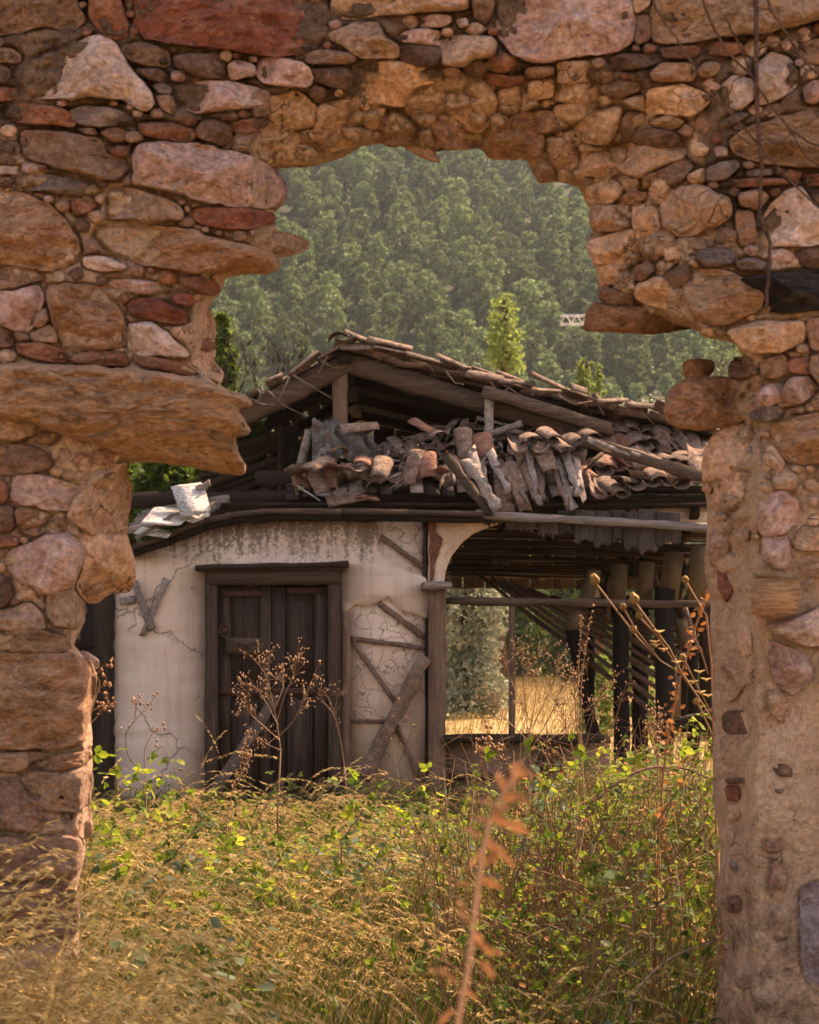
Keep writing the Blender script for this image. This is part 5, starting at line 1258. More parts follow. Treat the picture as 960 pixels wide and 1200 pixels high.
# white lattice boom far off above the roof
cr = empty('lattice_boom', W(700, 376, 120), 'white steel lattice boom poking out at the left of the red stone slab', 'crane')
wm, nt, b = newmat('white_steel'); b.inputs['Base Color'].default_value = (.75,.75,.75,1)
P0 = np.array(W(657, 369, 120)); P1 = np.array(W(657, 379, 120)); L = 280/FOC*120
for z_ in (0, 1):
    for dy in (0, .6):
        m = MB(); m.tube([(P0 if z_ else P1)+np.array([0, dy, 0]), (P0 if z_ else P1)+np.array([L, dy, 0])], .03, 5); child('chord', m.mesh('chord'), cr, wm)
m = MB()
for k in range(22):
    a = P1+np.array([k*.76, 0, 0]); b_ = P0+np.array([k*.76+.38, 0, 0]); c__ = P1+np.array([k*.76+.76, 0, 0]); m.tube([a, b_], .025, 4); m.tube([b_, c__], .025, 4)
child('lacing', m.mesh('lacing'), cr, wm)
m = MB(); bx = P0[0]+L; m.tube([(bx, 120, 0), (bx, 120, P0[2]+1)], .5, 6); child('mast', m.mesh('mast'), cr, wm)
# --- haze
hz, nt, b = newmat('haze_air'); nt.nodes.remove(b); pv = N(nt, 'ShaderNodeVolumePrincipled'); pv.inputs['Color'].default_value = (.72, .86, 1, 1); pv.inputs['Density'].default_value = .00011; pv.inputs['Anisotropy'].default_value = .3
nt.links.new(pv.outputs[0], nt.nodes['Material Output'].inputs['Volume'])
x0, x1, y0, y1, z0, z1 = -1510, 1510, -410, 1610, -8, float(AZ.max())+20
V = [(x, y, z) for x in (x0, x1) for y in (y0, y1) for z in (z0, z1)]
hm = mesh_np('haze', V, np.array([(0,1,3,2),(4,6,7,5),(0,4,5,1),(2,3,7,6),(0,2,6,4),(1,5,7,3)]), False)
tag(link('haze', hm, None, hz), kind='stuff')
# ================================================================== grasses, brambles and dry stems
straw = leaf_mat('dry_grass', (.13,.09,.03), (.32,.22,.08), .3, scale=2, c3=(.58,.42,.19))
straw2 = leaf_mat('green_gold_grass', (.13,.15,.03), (.30,.27,.07), .5, scale=2, c3=(.45,.36,.12))
oat = leaf_mat('grass_heads', (.28,.18,.065), (.58,.41,.17), .45, scale=3, c3=(.9,.72,.4))
under_g = leaf_mat('green_undergrowth', (.02,.034,.008), (.08,.11,.018), .35, scale=2, c3=(.2,.22,.04))
straw_d = leaf_mat('brown_straw', (.03,.018,.01), (.10,.06,.028), .3, scale=2)
seed_m = leaf_mat('dry_seed_heads', (.24,.12,.065), (.42,.25,.14), .3, scale=6, c3=(.62,.44,.28))
stem_m = leaf_mat('dry_stems', (.16,.085,.045), (.34,.2,.11), .1, scale=4)
cane_m = stone_mat('bramble_cane', (.36,.25,.19), (.22,.13,.1), None, 1, .3)
twig_m = stone_mat('pale_twig', (.62,.5,.38), (.45,.33,.24), None, 1, .2)
bram_l = leaf_mat('bramble_leaves', (.025,.055,.01), (.10,.16,.022), .5, scale=2, c3=(.36,.38,.05))
blue_l = leaf_mat('grey_green_leaves', (.06,.10,.06), (.15,.21,.125), .35, scale=2)
rust_l = leaf_mat('withered_orange_leaves', (.24,.09,.03), (.42,.17,.055), .35, scale=4, c3=(.58,.3,.12))
def in_view(x, Y, m=.35):  return abs(x) < .24*Y+m
def gpts(n, y0, y1, seed, xm=None, dens=None):
    r = np.random.default_rng(seed); out = []
    while sum(len(o) for o in out) < n:
        Y = np.sqrt(r.uniform(y0**2, y1**2, n)); x = r.uniform(-1, 1, n)*(.21*Y+.5)
        k = np.ones(n, bool)
        if dens is not None: k = r.uniform(0, 1, n) < dens(x, Y)
        out.append(np.stack([x[k], Y[k]], 1))
    return np.vstack(out)[:n]
def canopy(x, Y):
    """height of the grass at a place"""
    h = .80+.62*fbm(np.stack([x*1.3, Y*1.3, x*0], -1), 3, 12)
    h = np.clip(h, .3, 1.0)+.15*sstep(x/Y, .08, .16)*sstep(Y, 6, 8)
    h = h*(1-.66*sstep(Y, 8, 12)*(1-.45*sstep(x/Y, .03, .1)))
    return h
def grass_mesh(name, P, H, lean, width, head=0, head_size=.014, seed=0, nseg=4, droop=.5, mats=None, hw=.15):
    r = np.random.default_rng(seed); n = len(P); g = ground_z(P[:, 0], P[:, 1])
    az = r.normal(.0, .38, n)+math.pi*(r.uniform(0, 1, n) < .12); L = H*r.uniform(.7, 1.2, n); ln = lean*r.uniform(.5, 1.6, n)
    dx = np.cos(az); dy = np.sin(az); t = np.linspace(0, 1, nseg+1)
    pts = np.zeros((n, nseg+1, 3)); off = (L*ln)[:, None]*t[None]**2
    pts[:, :, 0] = P[:, 0:1]+dx[:, None]*off; pts[:, :, 1] = P[:, 1:2]+dy[:, None]*off*.6
    pts[:, :, 2] = g[:, None]+L[:, None]*(t-droop*ln[:, None]*t**3.2)[:, :]
    wdir = np.stack([r.normal(size=n), r.normal(size=n)*.5, np.zeros(n)], 1); wdir /= np.linalg.norm(wdir, axis=1, keepdims=True)
    wd = width*(1-.8*t)[None, :, None]*wdir[:, None]*.5
    A = pts-wd; B = pts+wd
    V = np.stack([A, B], 2).reshape(-1, 3); m = (nseg+1)*2
    base = np.arange(n)[:, None]*m; k = np.arange(nseg)[None]*2
    Q = np.stack([base+k, base+k+1, base+k+3, base+k+2], -1).reshape(-1, 4); mi = np.zeros(len(Q), int)
    if head:
        nh = head; tt = 1.02-.36*np.power(r.uniform(0, 1, (n, nh)), 1.15); idx = np.clip((tt*nseg).astype(int), 0, nseg-1); fr = tt*nseg-idx
        c = pts[np.arange(n)[:, None], idx]*(1-fr)[..., None]+pts[np.arange(n)[:, None], idx+1]*fr[..., None]
        dr = pts[:, -1]-pts[:, -2]; dr /= np.linalg.norm(dr, axis=1, keepdims=True)+1e-9
        sp_ = r.normal(size=(n, nh, 3)); lt = pts[np.arange(n)[:, None], idx+1]-pts[np.arange(n)[:, None], idx]; lt /= np.linalg.norm(lt, axis=2, keepdims=True)+1e-9; c = c+sp_*head_size*.16+np.array([0, 0, -.35])*head_size
        d = lt+sp_*.24+np.array([.05, 0, -.32]); d /= np.linalg.norm(d, axis=2, keepdims=True)
        w = np.cross(d, r.normal(size=(n, nh, 3))); w /= np.linalg.norm(w, axis=2, keepdims=True)
        s = head_size*r.uniform(.7, 1.4, (n, nh, 1))
        V2 = np.stack([c-d*s, c+w*s*hw, c+d*s, c-w*s*hw], 2).reshape(-1, 3); Q2 = np.arange(len(V2)).reshape(-1, 4)+len(V)
        V = np.vstack([V, V2]); Q = np.vstack([Q, Q2]); mi = np.concatenate([mi, np.ones(len(Q2), int)])
    return mesh_np(name, V, Q, False, mats or [straw, oat], mi)
def stuff(name, mesh, label=None):
    o = link(name, mesh); tag(o, label, None, None, 'stuff'); return o
def tussocks(nt_, per, y0, y1, seed, spread=.10, dens=None):
    C = gpts(nt_, y0, y1, seed, dens=dens); r = np.random.default_rng(seed+500)
    k = r.poisson(per, len(C)); idx = np.repeat(np.arange(len(C)), k)
    sc = 1+C[idx, 1]*.03
    P = C[idx]+r.normal(0, spread, (len(idx), 2))*sc[:, None]; hf = r.uniform(.6, 1.25, len(C))[idx]; return P, hf
lowd = lambda x, Y: np.where((x/Y > .05) & (Y < 12), .3, 1.0)*(.35+.65*clump_(x, Y, 1.0, 40, -.15))
def clump_(x, Y, k=1.3, s=4, th=.0): return np.clip((fbm(np.stack([x*k, Y*k, x*0], -1), 3, s)-th)*4, 0, 1)
P, hf = tussocks(145, 11, 5.2, 11, 1, dens=lowd); P = P[(P[:, 1] > 5.12) & (P[:, 1] < 17.2)]; hf = hf[:len(P)]
stuff('dry_grass', grass_mesh('dry_grass', P, canopy(P[:, 0], P[:, 1])*1.15*hf, .40, .0046, 36, .0145, 1, 9, 1.25, hw=.17), 'golden drooping oat-like grass filling the ground inside the opening')
P, hf = tussocks(300, 11, 11, 17, 2, .12, dens=lambda x, Y: .35+.65*clump_(x, Y, .9, 41, -.15)); m_k = P[:, 1] < 17.25; P = P[m_k]; hf = hf[m_k]
stuff('dry_grass', grass_mesh('dry_grass', P, (canopy(P[:, 0], P[:, 1])+.05)*1.15*hf, .42, .005, 26, .018, 2, 7, 1.15), 'golden grass in front of the house')
P = gpts(12000, 5.1, 17.2, 3); stuff('grass_blades', grass_mesh('grass_blades', P, canopy(P[:, 0], P[:, 1])*.82, .35, .008, 0, seed=3, nseg=3, mats=[under_g]), 'green blades under the dry grass')
P = gpts(4000, 5.1, 17.2, 4); stuff('grass_blades', grass_mesh('grass_blades', P, canopy(P[:, 0], P[:, 1])*.55, .8, .004, 0, seed=4, nseg=3, mats=[straw_d]), 'brown straw under the dry grass')
P, hf = tussocks(75, 12, 3.9, 4.85, 5, .07, dens=lambda x, Y: ((x < -.66) | (x > 1.15)) * (.5+.5*(x < 0))); P = P[P[:, 1] < 4.86]; hf = hf[:len(P)]; stuff('dry_grass', grass_mesh('dry_grass', P, hf*(.46+.82*sstep(-P[:, 0], .6, .85)*(P[:, 0] < 0)), .42, .0044, 34, .0125, 6, 9, 1.2, hw=.17), 'golden grass at the foot of the left pier')
P = gpts(5000, 1.5, 4.2, 6); stuff('grass_blades', grass_mesh('grass_blades', P, .22+0*P[:, 0], .6, .004, 0, seed=6, nseg=3, mats=[straw]), 'short straw near the camera')
# field beyond the porch
r = np.random.default_rng(9); Yf = np.sqrt(r.uniform(21.5**2, 80**2, 26000)); xf = (r.uniform(470, 900, 26000)-CX)/FOC*Yf
stuff('field_stubble', grass_mesh('field_stubble', np.stack([xf, Yf], 1), .12+.0025*Yf, .3, .014, 0, seed=9, nseg=2, mats=[straw]), 'sunlit straw field seen through the porch')
# leaves
LEAF = np.array([(0,0,0),(.3,.34,.05),(.75,.3,.03),(1.05,0,-.04),(.75,-.3,.03),(.3,-.34,.05),(.5,0,-.03)])
LT = np.array([(0,1,6),(1,2,6),(2,3,6),(3,4,6),(4,5,6),(5,0,6)])[:, ::-1]
def leaves_np(C, size, seed=0, three=True, upb=.6):
    """C (n,3) leaf origins; returns V,T of (three-fold) leaves"""
    r = np.random.default_rng(seed); n = len(C); az = r.uniform(0, 6.283, n); VV = []; TT = []
    nrm = r.normal(size=(n, 3))*.7+np.array([0, 0, upb*1.6]); nrm /= np.linalg.norm(nrm, axis=1, keepdims=True)
    a0 = np.stack([np.cos(az), np.sin(az), r.normal(-.2, .3, n)], 1); a0 -= nrm*np.sum(a0*nrm, 1, keepdims=True); a0 /= np.linalg.norm(a0, axis=1, keepdims=True); b0 = np.cross(nrm, a0)
    s = size*r.uniform(.6, 1.35, n)
    for k, an in enumerate((0, 1.25, -1.25) if three else (0,)):
        a = a0*math.cos(an)+b0*math.sin(an); b = -a0*math.sin(an)+b0*math.cos(an); kk = (1, .8, .8)[k]
        V = C[:, None]+s[:, None, None]*kk*(LEAF[None, :, 0:1]*a[:, None]+LEAF[None, :, 1:2]*b[:, None]+LEAF[None, :, 2:3]*nrm[:, None]*1.8)
        T = LT[None]+(np.arange(n)*7)[:, None, None]; VV.append(V.reshape(-1, 3)); TT.append(T.reshape(-1, 3)+k*n*7)
    return np.vstack(VV), np.vstack(TT)
def leaf_stuff(name, P, zlo, zhi, size, mat, seed, label, three=True):
    r = np.random.default_rng(seed); z = ground_z(P[:, 0], P[:, 1])+r.uniform(zlo, zhi, len(P))*canopy(P[:, 0], P[:, 1])
    V, T = leaves_np(np.stack([P[:, 0], P[:, 1], z], 1), size, seed, three); stuff(name, mesh_np(name, V, T, True, [mat]), label)
lime_b = leaf_mat('lime_leaves', (.06,.11,.015), (.2,.27,.03), .55, scale=2, c3=(.48,.5,.07))
def clump(x, Y, k=1.3, s=4, th=.0): return np.clip((fbm(np.stack([x*k, Y*k, x*0], -1), 3, s)-th)*4, 0, 1)
P = gpts(3600, 5.2, 16.8, 21, dens=lambda x, Y: (.25+.75*clump(x, Y, 1.3, 4, -.02))*np.where(x/Y > .04, 1, .55)); leaf_stuff('bramble_leaves', P, .35, 1.02, .034, bram_l, 21, 'yellow-green bramble leaves scattered through the grass')
P = gpts(5200, 5.2, 14, 22, dens=lambda x, Y: (x/Y > .03)*(.3+.7*clump(x, Y, 1.8, 9, -.1))); leaf_stuff('bramble_leaves', P, .3, 1.2, .026, bram_l, 22, 'small bramble leaves in the thicket at the right')
P = gpts(900, 5.2, 11, 23, dens=lambda x, Y: clump(x, Y, 1.1, 14, .08)); leaf_stuff('ground_leaves', P, .4, .95, .05, blue_l, 23, 'grey-green leaves low in the grass', False)
P = gpts(900, 5.3, 13, 24, dens=lambda x, Y: (x/Y > .06)*clump(x, Y, 1.7, 17, .0)); leaf_stuff('withered_leaves', P, .2, 1.15, .03, rust_l, 24, 'withered rust leaves in the thicket', False)
P = gpts(850, 7.0, 12.5, 26, dens=lambda x, Y: clump(x, Y, 1.0, 4, .08)); leaf_stuff('bramble_leaves', P, .75, 1.25, .05, lime_b, 26, 'larger sunlit lime green leaves on top of the grass')
# tangled thin stalks in the thicket at the right
rt = random.Random(3); m = MB()
for k in range(620):
    Y = rt.uniform(5.4, 12); x = rt.uniform(.03, .185)*Y; h = rt.uniform(.5, 1.15); p = np.array([x, Y, 0.]); q = p+np.array([rt.uniform(-.4,.4), rt.uniform(-.3,.3), h]); mid = (p+q)/2+np.array([rt.uniform(-.15,.15), 0, .12])
    m.tube([p, mid, q, q+np.array([rt.uniform(-.3,.3), 0, rt.uniform(-.15,.1)])], [.0035, .003, .0022, .001], 3, False)
me_ = m.mesh('dry_stalks'); me_.materials.append(stem_m); stuff('dry_stalks', me_, 'tangle of thin dry stalks in the thicket at the right')

OCT = np.array([(1,0,0),(-1,0,0),(0,1,0),(0,-1,0),(0,0,1),(0,0,-1)], float); OT = np.array([(0,2,4),(2,1,4),(1,3,4),(3,0,4),(2,0,5),(1,2,5),(3,1,5),(0,3,5)])
def seeds(m, p, rad, r, n=1, spread=.02, long=1.0):
    for _ in range(n):
        c = np.array(p)+np.array([r.gauss(0,1), r.gauss(0,1), r.gauss(0,1)])*spread*(n > 1)
        m.add(c+OCT*rad*r.uniform(.7,1.3)*np.array([1, 1, long])+np.random.default_rng(int(abs(c[0])*9999)).normal(0, rad*.12, (6, 3)), [], OT)
def branchy(name, label, cat, base, tips, Y, rad=.005, seed_r=.009, twigs=7, tw=.06, r_seed=1, mat_s=None, leafy=None, group=None, nseed=2, curve=.08):
    """base (px,py) and list of main stems (list of px points); twigs with seed heads along the outer half"""
    r = random.Random(r_seed); bx = W(base[0], base[1], Y)
    e = empty(name, (bx[0], Y, 0), label, cat, group); ms = MB(); mh = MB(); lv = []
    ms.tube([(bx[0], Y, 0), (bx[0]+r.uniform(-.03,.03), Y, bx[2]*.5), bx], [rad*1.3, rad*1.2, rad], 5)
    for path in tips:
        pts = [np.array(bx if i == 0 and pt is None else W(pt[0], pt[1], Y+r.uniform(-.06,.06))) for i, pt in enumerate(path)]
        pts = np.array(pts); t0 = np.linspace(0, 1, len(pts)); tt = np.linspace(0, 1, max(6, len(pts)*3))
        pp = np.stack([np.interp(tt, t0, pts[:, k]) for k in range(3)], 1)
        if len(pp) > 4: pp[1:-1] = (pp[:-2]+pp[1:-1]*2+pp[2:])/4
        ms.tube(pp, np.linspace(rad*.8, rad*.3, len(pp)), 4, False)
        Lt = np.linalg.norm(pp[-1]-pp[0])
        for i in range(twigs):
            f = r.uniform(.35, 1); q = np.array([np.interp(f, tt, pp[:, k]) for k in range(3)])
            d = pp[-1]-pp[0]; d /= np.linalg.norm(d)+1e-6; d = d+np.array([r.gauss(0,.8), r.gauss(0,.5), r.gauss(.15,.5)]); d /= np.linalg.norm(d)
            e2 = q+d*tw*r.uniform(.4, 1.3); ms.tube([q, (q+e2)/2+np.array([0,0,.004]), e2], [rad*.35, rad*.3, rad*.22], 3, False)
            seeds(mh, e2, seed_r*.72, r, nseed, seed_r*1.5, r.uniform(.9, 1.9))
            if leafy and r.random() < .5: lv.append(q)
        seeds(mh, pp[-1], seed_r*1.1, r, 2, seed_r)
    child('stem', ms.mesh('stem', True), e, stem_m); child('seed_heads', mh.mesh('seed_heads', True), e, mat_s or seed_m)['kind'] = 'stuff'
    if lv:
        V, T = leaves_np(np.array(lv), .03, r_seed, False); child('leaves', mesh_np('leaves', V, T, True), e, leafy)
    return e
B = None
branchy('dried_weed', 'tall bushy dried weed with clustered seed heads standing before the double door', 'dried plant', (329,880), [[(329,880),(325,850),(318,815),(312,790),(296,770)],[(328,868),(308,850),(291,835),(286,815)],[(326,850),(310,820),(300,805),(284,803)],[(325,845),(333,815),(345,790),(347,770)],[(328,862),(345,845),(357,818),(369,790)],[(330,880),(312,872),(292,856)],[(322,830),(335,800),(314,790),(316,765)]], 11.5, .006, .008, 20, .10, 1, nseed=3)
branchy('dried_weed', 'thin dried weed with a flat top in front of the right door jamb', 'dried plant', (404,900), [[(404,900),(398,860),(391,835),(378,822)],[(391,835),(396,815),(402,812)],[(391,835),(384,815),(375,815)]], 14, .005, .006, 12, .08, 2)
branchy('dried_weed', 'sparse dried weed with round heads against the pale plaster left of the door', 'dried plant', (172,930), [[(172,930),(168,880),(178,860),(186,852)],[(170,905),(150,890),(146,860),(160,842),(172,830),(183,814)],[(172,890),(192,870),(208,910),(216,950)],[(158,842),(160,826),(158,820)]], 10.5, .004, .011, 4, .05, 3, nseed=2)
branchy('dried_weed', 'dried weed with round brown heads clinging beside the left pier', 'dried plant', (104,850), [[(104,850),(112,815),(118,805),(128,800)],[(108,830),(118,800),(112,790),(124,777),(130,781)],[(106,835),(120,826),(131,829),(124,812)],[(104,850),(116,838),(122,828)]], 6.4, .0035, .007, 5, .03, 4, nseed=2)
branchy('dried_umbel', 'wide rust coloured dried umbel plant in the middle bay of the porch', 'dried plant', (622,900), [[(622,900),(618,840),(600,800),(590,770)],[(620,860),(630,810),(622,780),(640,765)],[(622,880),(650,830),(660,800),(680,790)],[(621,870),(585,835),(572,815)],[(625,850),(650,800),(655,775)],[(618,840),(612,790),(612,765)],[(622,880),(670,850),(700,820)]], 12.5, .005, .007, 30, .13, 5, nseed=3)
branchy('dried_spike', 'pair of tall narrow dried seed spikes in front of the leaning porch post', 'dried plant', (683,900), [[(683,900),(680,830),(683,780),(694,715)],[(683,900),(676,830),(679,770),(682,722)]], 8.5, .004, .007, 42, .012, 6, nseed=1)
branchy('dried_weed', 'dense tangle of dry twigs with tiny heads below the leaning porch post', 'dried plant', (680,930), [[(680,930),(672,880),(660,840),(650,820)],[(680,900),(690,860),(700,820),(722,790)],[(680,910),(650,880),(620,860)],[(682,920),(710,880),(735,800)],[(680,890),(676,850),(672,790)]], 8.8, .004, .006, 26, .07, 7, nseed=2)
branchy('dried_weed', 'upright dried weed with dark clustered heads right of the black porch posts', 'dried plant', (772,940), [[(772,940),(770,880),(766,850),(764,832)],[(771,900),(775,860),(776,838)],[(771,890),(762,866),(762,850)]], 8, .004, .008, 16, .03, 8, nseed=3)
branchy('dried_weed', 'upright dried weed with clustered heads left of the porch parapet post', 'dried plant', (574,960), [[(574,960),(571,900),(572,870),(571,850)],[(573,930),(564,890),(560,875)],[(574,935),(585,895),(584,880)]], 9.5, .004, .010, 9, .035, 9, nseed=3)
branchy('dried_weed', 'reddish plumed dried weed leaning at the left foot of the door', 'dried plant', (266,960), [[(266,960),(272,930),(282,900),(287,870)],[(270,935),(285,905),(292,885)]], 10, .004, .007, 34, .03, 10, nseed=2)
branchy('dried_weed', 'pale dried weed in front of the timber-framed panel', 'dried plant', (470,930), [[(470,930),(462,880),(455,850),(468,820)],[(465,900),(478,870),(484,850)]], 12, .003, .006, 8, .06, 11)
# wild carrot and small dried daisies against the dark porch
def flowerheads(name, label, Y, stems, heads, daisies, base):
    r = random.Random(len(stems)); bx = W(*base, Y); e = empty(name, (bx[0], Y, 0), label, 'dried flower'); ms = MB()
    ms.tube([(bx[0], Y, 0), bx], [.006, .005], 5)
    for s_ in stems:
        pts = np.array([W(x, y, Y+.0) for x, y in s_]); ms.tube(pts, np.linspace(.0045, .002, len(pts)), 5, False)
    child('stem', ms.mesh('stem', True), e, stem_m)
    for (x, y, w_, h_, tilt) in heads:
        m = MB(); c = np.array(W(x, y, Y)); n = 14; up = np.array([math.sin(tilt), 0, math.cos(tilt)]); sd_ = np.array([math.cos(tilt), 0, -math.sin(tilt)]); dp = np.array([0, 1, 0]); wr = w_/FOC*Y/2; hr = h_/FOC*Y
        for k in range(n):
            a = k*6.283/n; o_ = sd_*math.cos(a)+dp*math.sin(a)
            p0 = c-up*hr*.5; p1 = c-up*hr*.1+o_*wr; p2 = c+up*hr*.5+o_*wr*r.uniform(.15,.6)
            m.tube([p0, p0*.5+p1*.5+o_*wr*.25, p1, p2], [.0025, .0035, .004, .002], 4)
        seeds(m, c, wr*.55, r, 5, wr*.3); child('flower_head', m.mesh('flower_head', True), e, oat)
    for (x, y) in daisies:
        m = MB(); c = np.array(W(x, y, Y)); seeds(m, c, .007, r)
        for k in range(7):
            a = k*6.283/7; o_ = np.array([math.cos(a), math.sin(a), .35]); m.add([c, c+o_*.016+np.array([0,0,.004]), c+o_*.022, c+np.array([math.cos(a+.5), math.sin(a+.5), .3])*.016], [(0,1,2,3)])
        child('flower_head', m.mesh('flower_head'), e, oat)
    return e
flowerheads('wild_carrot', 'tall dried wild carrot whose two closed heads cross the porch rail at the right', 6.3, [[(697,682),(720,712),(748,748),(775,775),(800,790)],[(743,704),(762,730),(785,760),(800,790)],[(730,712),(745,738),(775,775)],[(748,722),(770,745),(785,768),(805,800)],[(800,790),(830,835),(850,880)]], [(697,679,10,14,-.4),(743,701,10,14,-.5),(730,711,7,8,0),(749,721,7,8,-.2),(742,737,8,8,.2)], [(773,741),(769,757),(778,762),(768,753),(793,777)], (846,930))
flowerheads('dried_daisies', 'thin dried daisies beside the right pier inside the opening', 6.1, [[(803,680),(815,700),(828,722)],[(828,722),(834,780),(836,860)],[(800,770),(815,800),(836,840)],[(820,758),(830,790)],[(816,820),(826,842),(838,868)],[(836,860),(840,1000)]], [(803,679,7,8,-.4),(800,770,7,8,0),(816,822,7,7,0)], [(820,788),(828,797),(821,812),(830,816),(812,800)], (842,1000))
# withered climber with orange leaves at the right
e = empty('withered_climber', W(768, 1397, 6.6)[:1]+(6.6, 0), 'climber with withered orange-brown leaves hanging just left of the right pier', 'climbing plant')
m = MB(); path = [(838,672),(826,705),(815,735),(806,765),(797,795),(790,830),(782,870),(776,920),(772,980),(770,1050),(768,1397)]
m.tube([W(x, y, 6.6) for x, y in path], .005, 5); child('stem', m.mesh('stem', True), e, stem_m)
r = np.random.default_rng(5); C = []
for k in range(150):
    f = r.uniform(0, 1); y = 690+f*320; x = np.interp(y, [p_[1] for p_ in path], [p_[0] for p_ in path])+r.normal(0, 4+10*(y > 880)); C.append(W(x, y, 6.6+r.normal(0, .05)))
V, T = leaves_np(np.array(C), .022, 6, False, upb=-.1); child('leaves', mesh_np('leaves', V, T, True), e, rust_l)
# canes and pale twigs
def cane(name, label, path, Y, rad, mat, leaves=0, lmat=None, seed=0, cat='bramble', lsize=.035, side=()):
    pts = np.array([W(x, y, Y) for x, y in path]); e = empty(name, (pts[0][0], Y, 0), label, cat)
    t0 = np.linspace(0, 1, len(pts)); tt = np.linspace(0, 1, len(pts)*5); pp = np.stack([np.interp(tt, t0, pts[:, k]) for k in range(3)], 1)
    for _ in range(3): pp[1:-1] = (pp[:-2]+pp[1:-1]*2+pp[2:])/4
    g_ = pp[0].copy(); g_[2] = 0; m = MB(); m.tube(np.vstack([g_, pp]), np.linspace(rad, rad*.5, len(pp)+1), 6)
    child('cane', m.mesh('cane', True), e, mat)
    for s_ in side:
        m = MB(); m.tube([W(x, y, Y) for x, y in s_], np.linspace(rad*.7, rad*.3, len(s_)), 5); child('twig', m.mesh('twig', True), e, mat)
    if leaves:
        r = np.random.default_rng(seed); C = pp[r.integers(0, len(pp), leaves)]+r.normal(0, .05, (leaves, 3)); V, T = leaves_np(C, lsize, seed); child('leaves', mesh_np('leaves', V, T, True), e, lmat or bram_l)
    return e
cane('bramble', 'thick grey bramble cane arching from the grass up towards the right pier', [(640,1010),(660,975),(690,945),(720,920),(745,905),(765,899),(800,899),(830,912)], 7.6, .0085, cane_m, 10, seed=1)
cane('bramble', 'bramble with a spray of bright green leaves just left of the orange stalk top', [(520,1000),(505,960),(490,945),(470,935)], 7.5, .004, cane_m, 20, seed=2, lsize=.045)
cane('bramble', 'bramble with bright yellow-green leaves rising before the porch parapet', [(700,990),(708,950),(712,925),(700,905),(716,888)], 7.2, .004, cane_m, 26, seed=3, lsize=.04)
cane('bramble', 'leafy bramble shoot with pale leaves right of the blurred orange stalk', [(632,1010),(634,960),(640,930),(655,905)], 7.4, .004, cane_m, 22, blue_l, 4, lsize=.035)
cane('bramble', 'bramble shoot with yellow-green leaves in the grass left of the centre', [(330,1000),(300,960),(330,920),(345,905)], 9.5, .004, cane_m, 22, seed=5, lsize=.04)
cane('bramble', 'bramble shoot with yellow-green leaves at the foot of the pale plaster', [(170,1040),(205,1000),(240,960),(225,940)], 7.5, .004, cane_m, 26, seed=6, lsize=.035)
cane('bramble', 'vine leaves spreading just below the heavy diagonal brace', [(400,985),(430,945),(445,935),(415,930)], 9, .004, cane_m, 14, seed=8, lsize=.05)
cane('bramble', 'long dark bramble cane crossing the grass in the right thicket', [(630,1080),(670,1095),(720,1115),(750,1125)], 6.4, .005, cane_m, 6, seed=7)
cane('pale_twig', 'pale bare twig curving up to the foot of the right pier', [(740,1170),(755,1150),(775,1130),(800,1115),(838,1103)], 5.6, .0045, twig_m, cat='twig')
cane('pale_twig', 'forked pale twig hanging beside the right pier above the thicket', [(842,1040),(828,1000),(822,960),(816,925),(820,910)], 5.9, .003, twig_m, cat='twig', side=[[(824,965),(832,945),(838,938)]])
cane('pale_twig', 'thin pale forked twig upright in the middle of the right thicket', [(800,1090),(796,1040),(790,1000),(784,985)], 6.6, .003, twig_m, cat='twig', side=[[(792,1005),(796,985)]])
# clumps of oat grass that stand clear of the rest
def oat_clump(label, px, py, Y, n, H, seed, lean=.75, hs=.009, w_=.12, heads=26, z0=0.0):
    x = W(px, 0, Y)[0]; r = np.random.default_rng(seed); P = np.stack([x+r.normal(0, w_, n), Y+r.normal(0, .1, n)], 1)
    top_ = CAMZ+(HOR-py)/FOC*Y; me = grass_mesh('oat_grass', P, np.full(n, (top_-z0)*H*1.12), lean*.62, .003, heads, hs, seed, 9, 1.15)
    o = link('oat_grass', me); tag(o, label, 'grass clump', 'clumps of oat grass'); return o
oat_clump('oat grass clump with drooping golden heads against the plaster left of the door', 190, 870, 10.5, 16, 1.15, 31, .6, .013, .16, 40)
oat_clump('oat grass clump hanging beside the left pier in front of the dark window post', 98, 850, 6.2, 9, 1.15, 32, .6, .010, .05, 40)
oat_clump('oat grass clump with drooping heads at the base of the porch corner post', 480, 868, 9.5, 5, 1.15, 33, .7, .013, .05, 40)
oat_clump('bushy oat grass clump in front of the double door', 330, 868, 10.5, 26, 1.1, 34, .6, .012, .3, 40)
oat_clump('oat grass clump at the foot of the heavy diagonal brace', 430, 885, 10, 14, 1.15, 35, .65, .012, .15, 40)
oat_clump('nearest oat grass clump, out of focus at the left edge of the picture', -16, 915, 2.6, 9, .92, 36, .35, .006, .03, 34)
oat_clump('oat grass clump nodding in front of the lower left pier', 30, 1040, 4.1, 26, 1.15, 37, .55, .011, .2, 36)
oat_clump('oat grass clump leaning right at the bottom right of the opening', 600, 1075, 5.3, 18, 1.2, 38, .7, .012, .2, 36)
oat_clump('out of focus oat grass clump left of the blurred orange stalk', 470, 990, 3.2, 8, 1.1, 39, .45, .007, .05, 14)
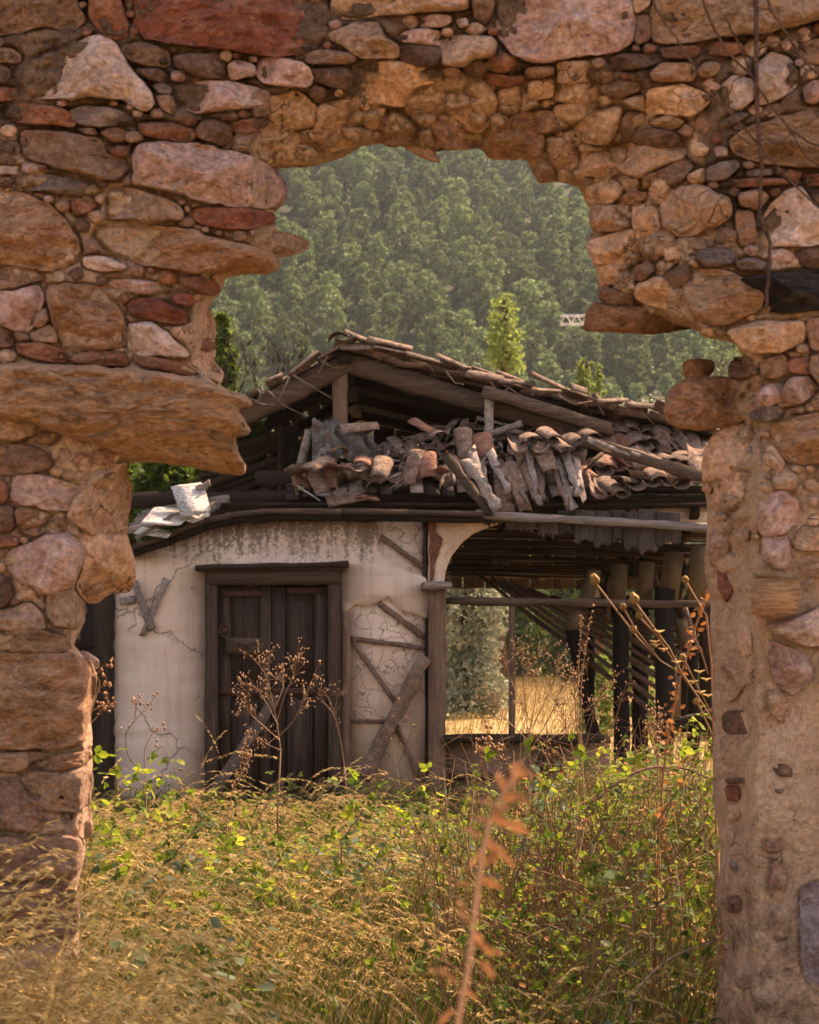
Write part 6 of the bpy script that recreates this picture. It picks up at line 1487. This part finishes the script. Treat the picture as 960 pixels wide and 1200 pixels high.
# blurred orange stalk right in front of the camera
e = empty('withered_stalk', (W(535, 0, 1.75)[0], 1.75, 0), 'out of focus orange-brown withered stalk with curled leaves closest to the camera', 'withered plant')
of = leaf_mat('stalk_leaves', (.16,.065,.03), (.34,.15,.07), .3, scale=40, c3=(.6,.34,.2)); os_ = leaf_mat('stalk_stem', (.42,.22,.14), (.5,.28,.18), .1, scale=6)
sp_ = [(528,2400),(532,1260),(538,1190),(550,1130),(558,1060),(566,1000),(576,955),(590,930),(606,905)]
m = MB(); m.tube([W(x, y, 1.75) for x, y in sp_], [.0027,.0027,.0026,.0025,.0024,.0022,.002,.0014,.0008], 8); child('stem', m.mesh('stem', True), e, os_)
def curled(x, y, L, ang, wd, seed):
    r = np.random.default_rng(seed); n = 9; t = np.linspace(0, 1, n); k = 1.75/FOC
    d = np.array([math.cos(ang), 0, math.sin(ang)]); s_ = np.array([-math.sin(ang), .6, math.cos(ang)]); s_ /= np.linalg.norm(s_)
    c = np.array(W(x, y, 1.75))[None]+d[None]*(t*L*k)[:, None]+np.array([0, .3, -.25])[None]*(t**2*L*k)[:, None]
    w_ = np.sin(math.pi*np.clip(t*.9+.06, 0, 1))**.8*wd*k; w_ = w_*(1+.45*np.sin(t*(13+seed % 5)+seed)); c = c+np.array([0, .5, -.3])*(np.sin(t*5+seed)*L*k*.18)[:, None]
    V = np.stack([c-s_*w_[:, None]*.6+np.array([0, .6, .2])*w_[:, None], c, c+s_*w_[:, None]*.6+np.array([0, -.3, .4])*w_[:, None]], 1).reshape(-1, 3)
    i = np.arange(n-1)[:, None]*3; q = np.arange(2)[None]; Q = np.stack([i+q, i+q+1, i+q+4, i+q+3], -1).reshape(-1, 4)
    child('leaf', mesh_np('leaf', V, Q, True), e, of)
r = random.Random(12)
for k, a_ in enumerate([(598,925,42,1.25,13),(594,935,38,1.7,12),(604,912,24,.9,7),(590,940,34,.5,10),(584,950,30,2.3,10),(572,960,52,-.2,12),(576,968,26,2.9,9),(566,985,46,-.25,8),(570,980,30,-.7,8),(563,985,30,2.8,8),(575,958,34,.9,8),(568,995,28,3.6,7),(560,1030,30,.2,8),(556,1040,24,2.8,8),(568,1015,22,.4,7),(552,1085,26,2.6,8),(552,1095,34,-.3,9),(556,1110,40,-.2,7),(548,1120,20,2.4,7),(562,1125,26,-.5,8),(536,1150,38,2.7,9),(536,1160,26,-.4,7),(545,1070,22,2.1,7),(555,1062,20,.9,6),(533,1185,30,3.3,8)]): curled(a_[0], a_[1], a_[2], a_[3]+r.uniform(-.5,.5), a_[4]*r.uniform(.6,1.1), k)
# dry climbing stems over the upper right of the wall
vine_m = stone_mat('vine_bark', (.17,.1,.07), (.09,.055,.04), None, 1, .3)
vn = empty('dry_vine', (W(885, 0, 4.8)[0], 4.8, 0), 'leafless dry vine with thin stems trailing over the upper right of the stone wall', 'vine')
r = random.Random(4)
for path, w_ in [([(884,-60),(886,0),(886,60),(887,130),(893,190),(890,250),(903,285),(900,330),(898,362)],2.6),([(764,-30),(768,10),(790,40),(803,62),(820,85)],1.4),([(820,-40),(824,5),(838,35),(853,62),(878,85),(900,120),(925,150),(950,168),(990,180)],1.6),([(893,-30),(903,10),(925,45),(945,75),(990,110)],1.8),([(830,108),(850,125),(872,150),(893,175),(915,200),(940,225),(985,265)],1.5),([(845,160),(862,155),(880,170)],1.0),([(886,60),(905,50),(940,45)],1.0),([(850,20),(870,60),(884,95)],1.2),([(910,170),(935,150),(975,130)],1.0),([(878,85),(860,95),(848,130)],.9),([(925,150),(945,185),(970,200)],.9)]:
    m = MB(); t0 = np.linspace(0, 1, len(path)); tt = np.linspace(0, 1, len(path)*4); q = np.array(path, float)
    pp = np.array([W(np.interp(t, t0, q[:, 0])+r.uniform(-.8,.8), np.interp(t, t0, q[:, 1])+r.uniform(-.8,.8), 4.865+r.uniform(-.012,.012)) for t in tt]); m.tube(pp, w_/FOC*4.8*np.linspace(1.1, .8, len(pp)), 6)
    child('stem', m.mesh('stem', True), vn, vine_m)
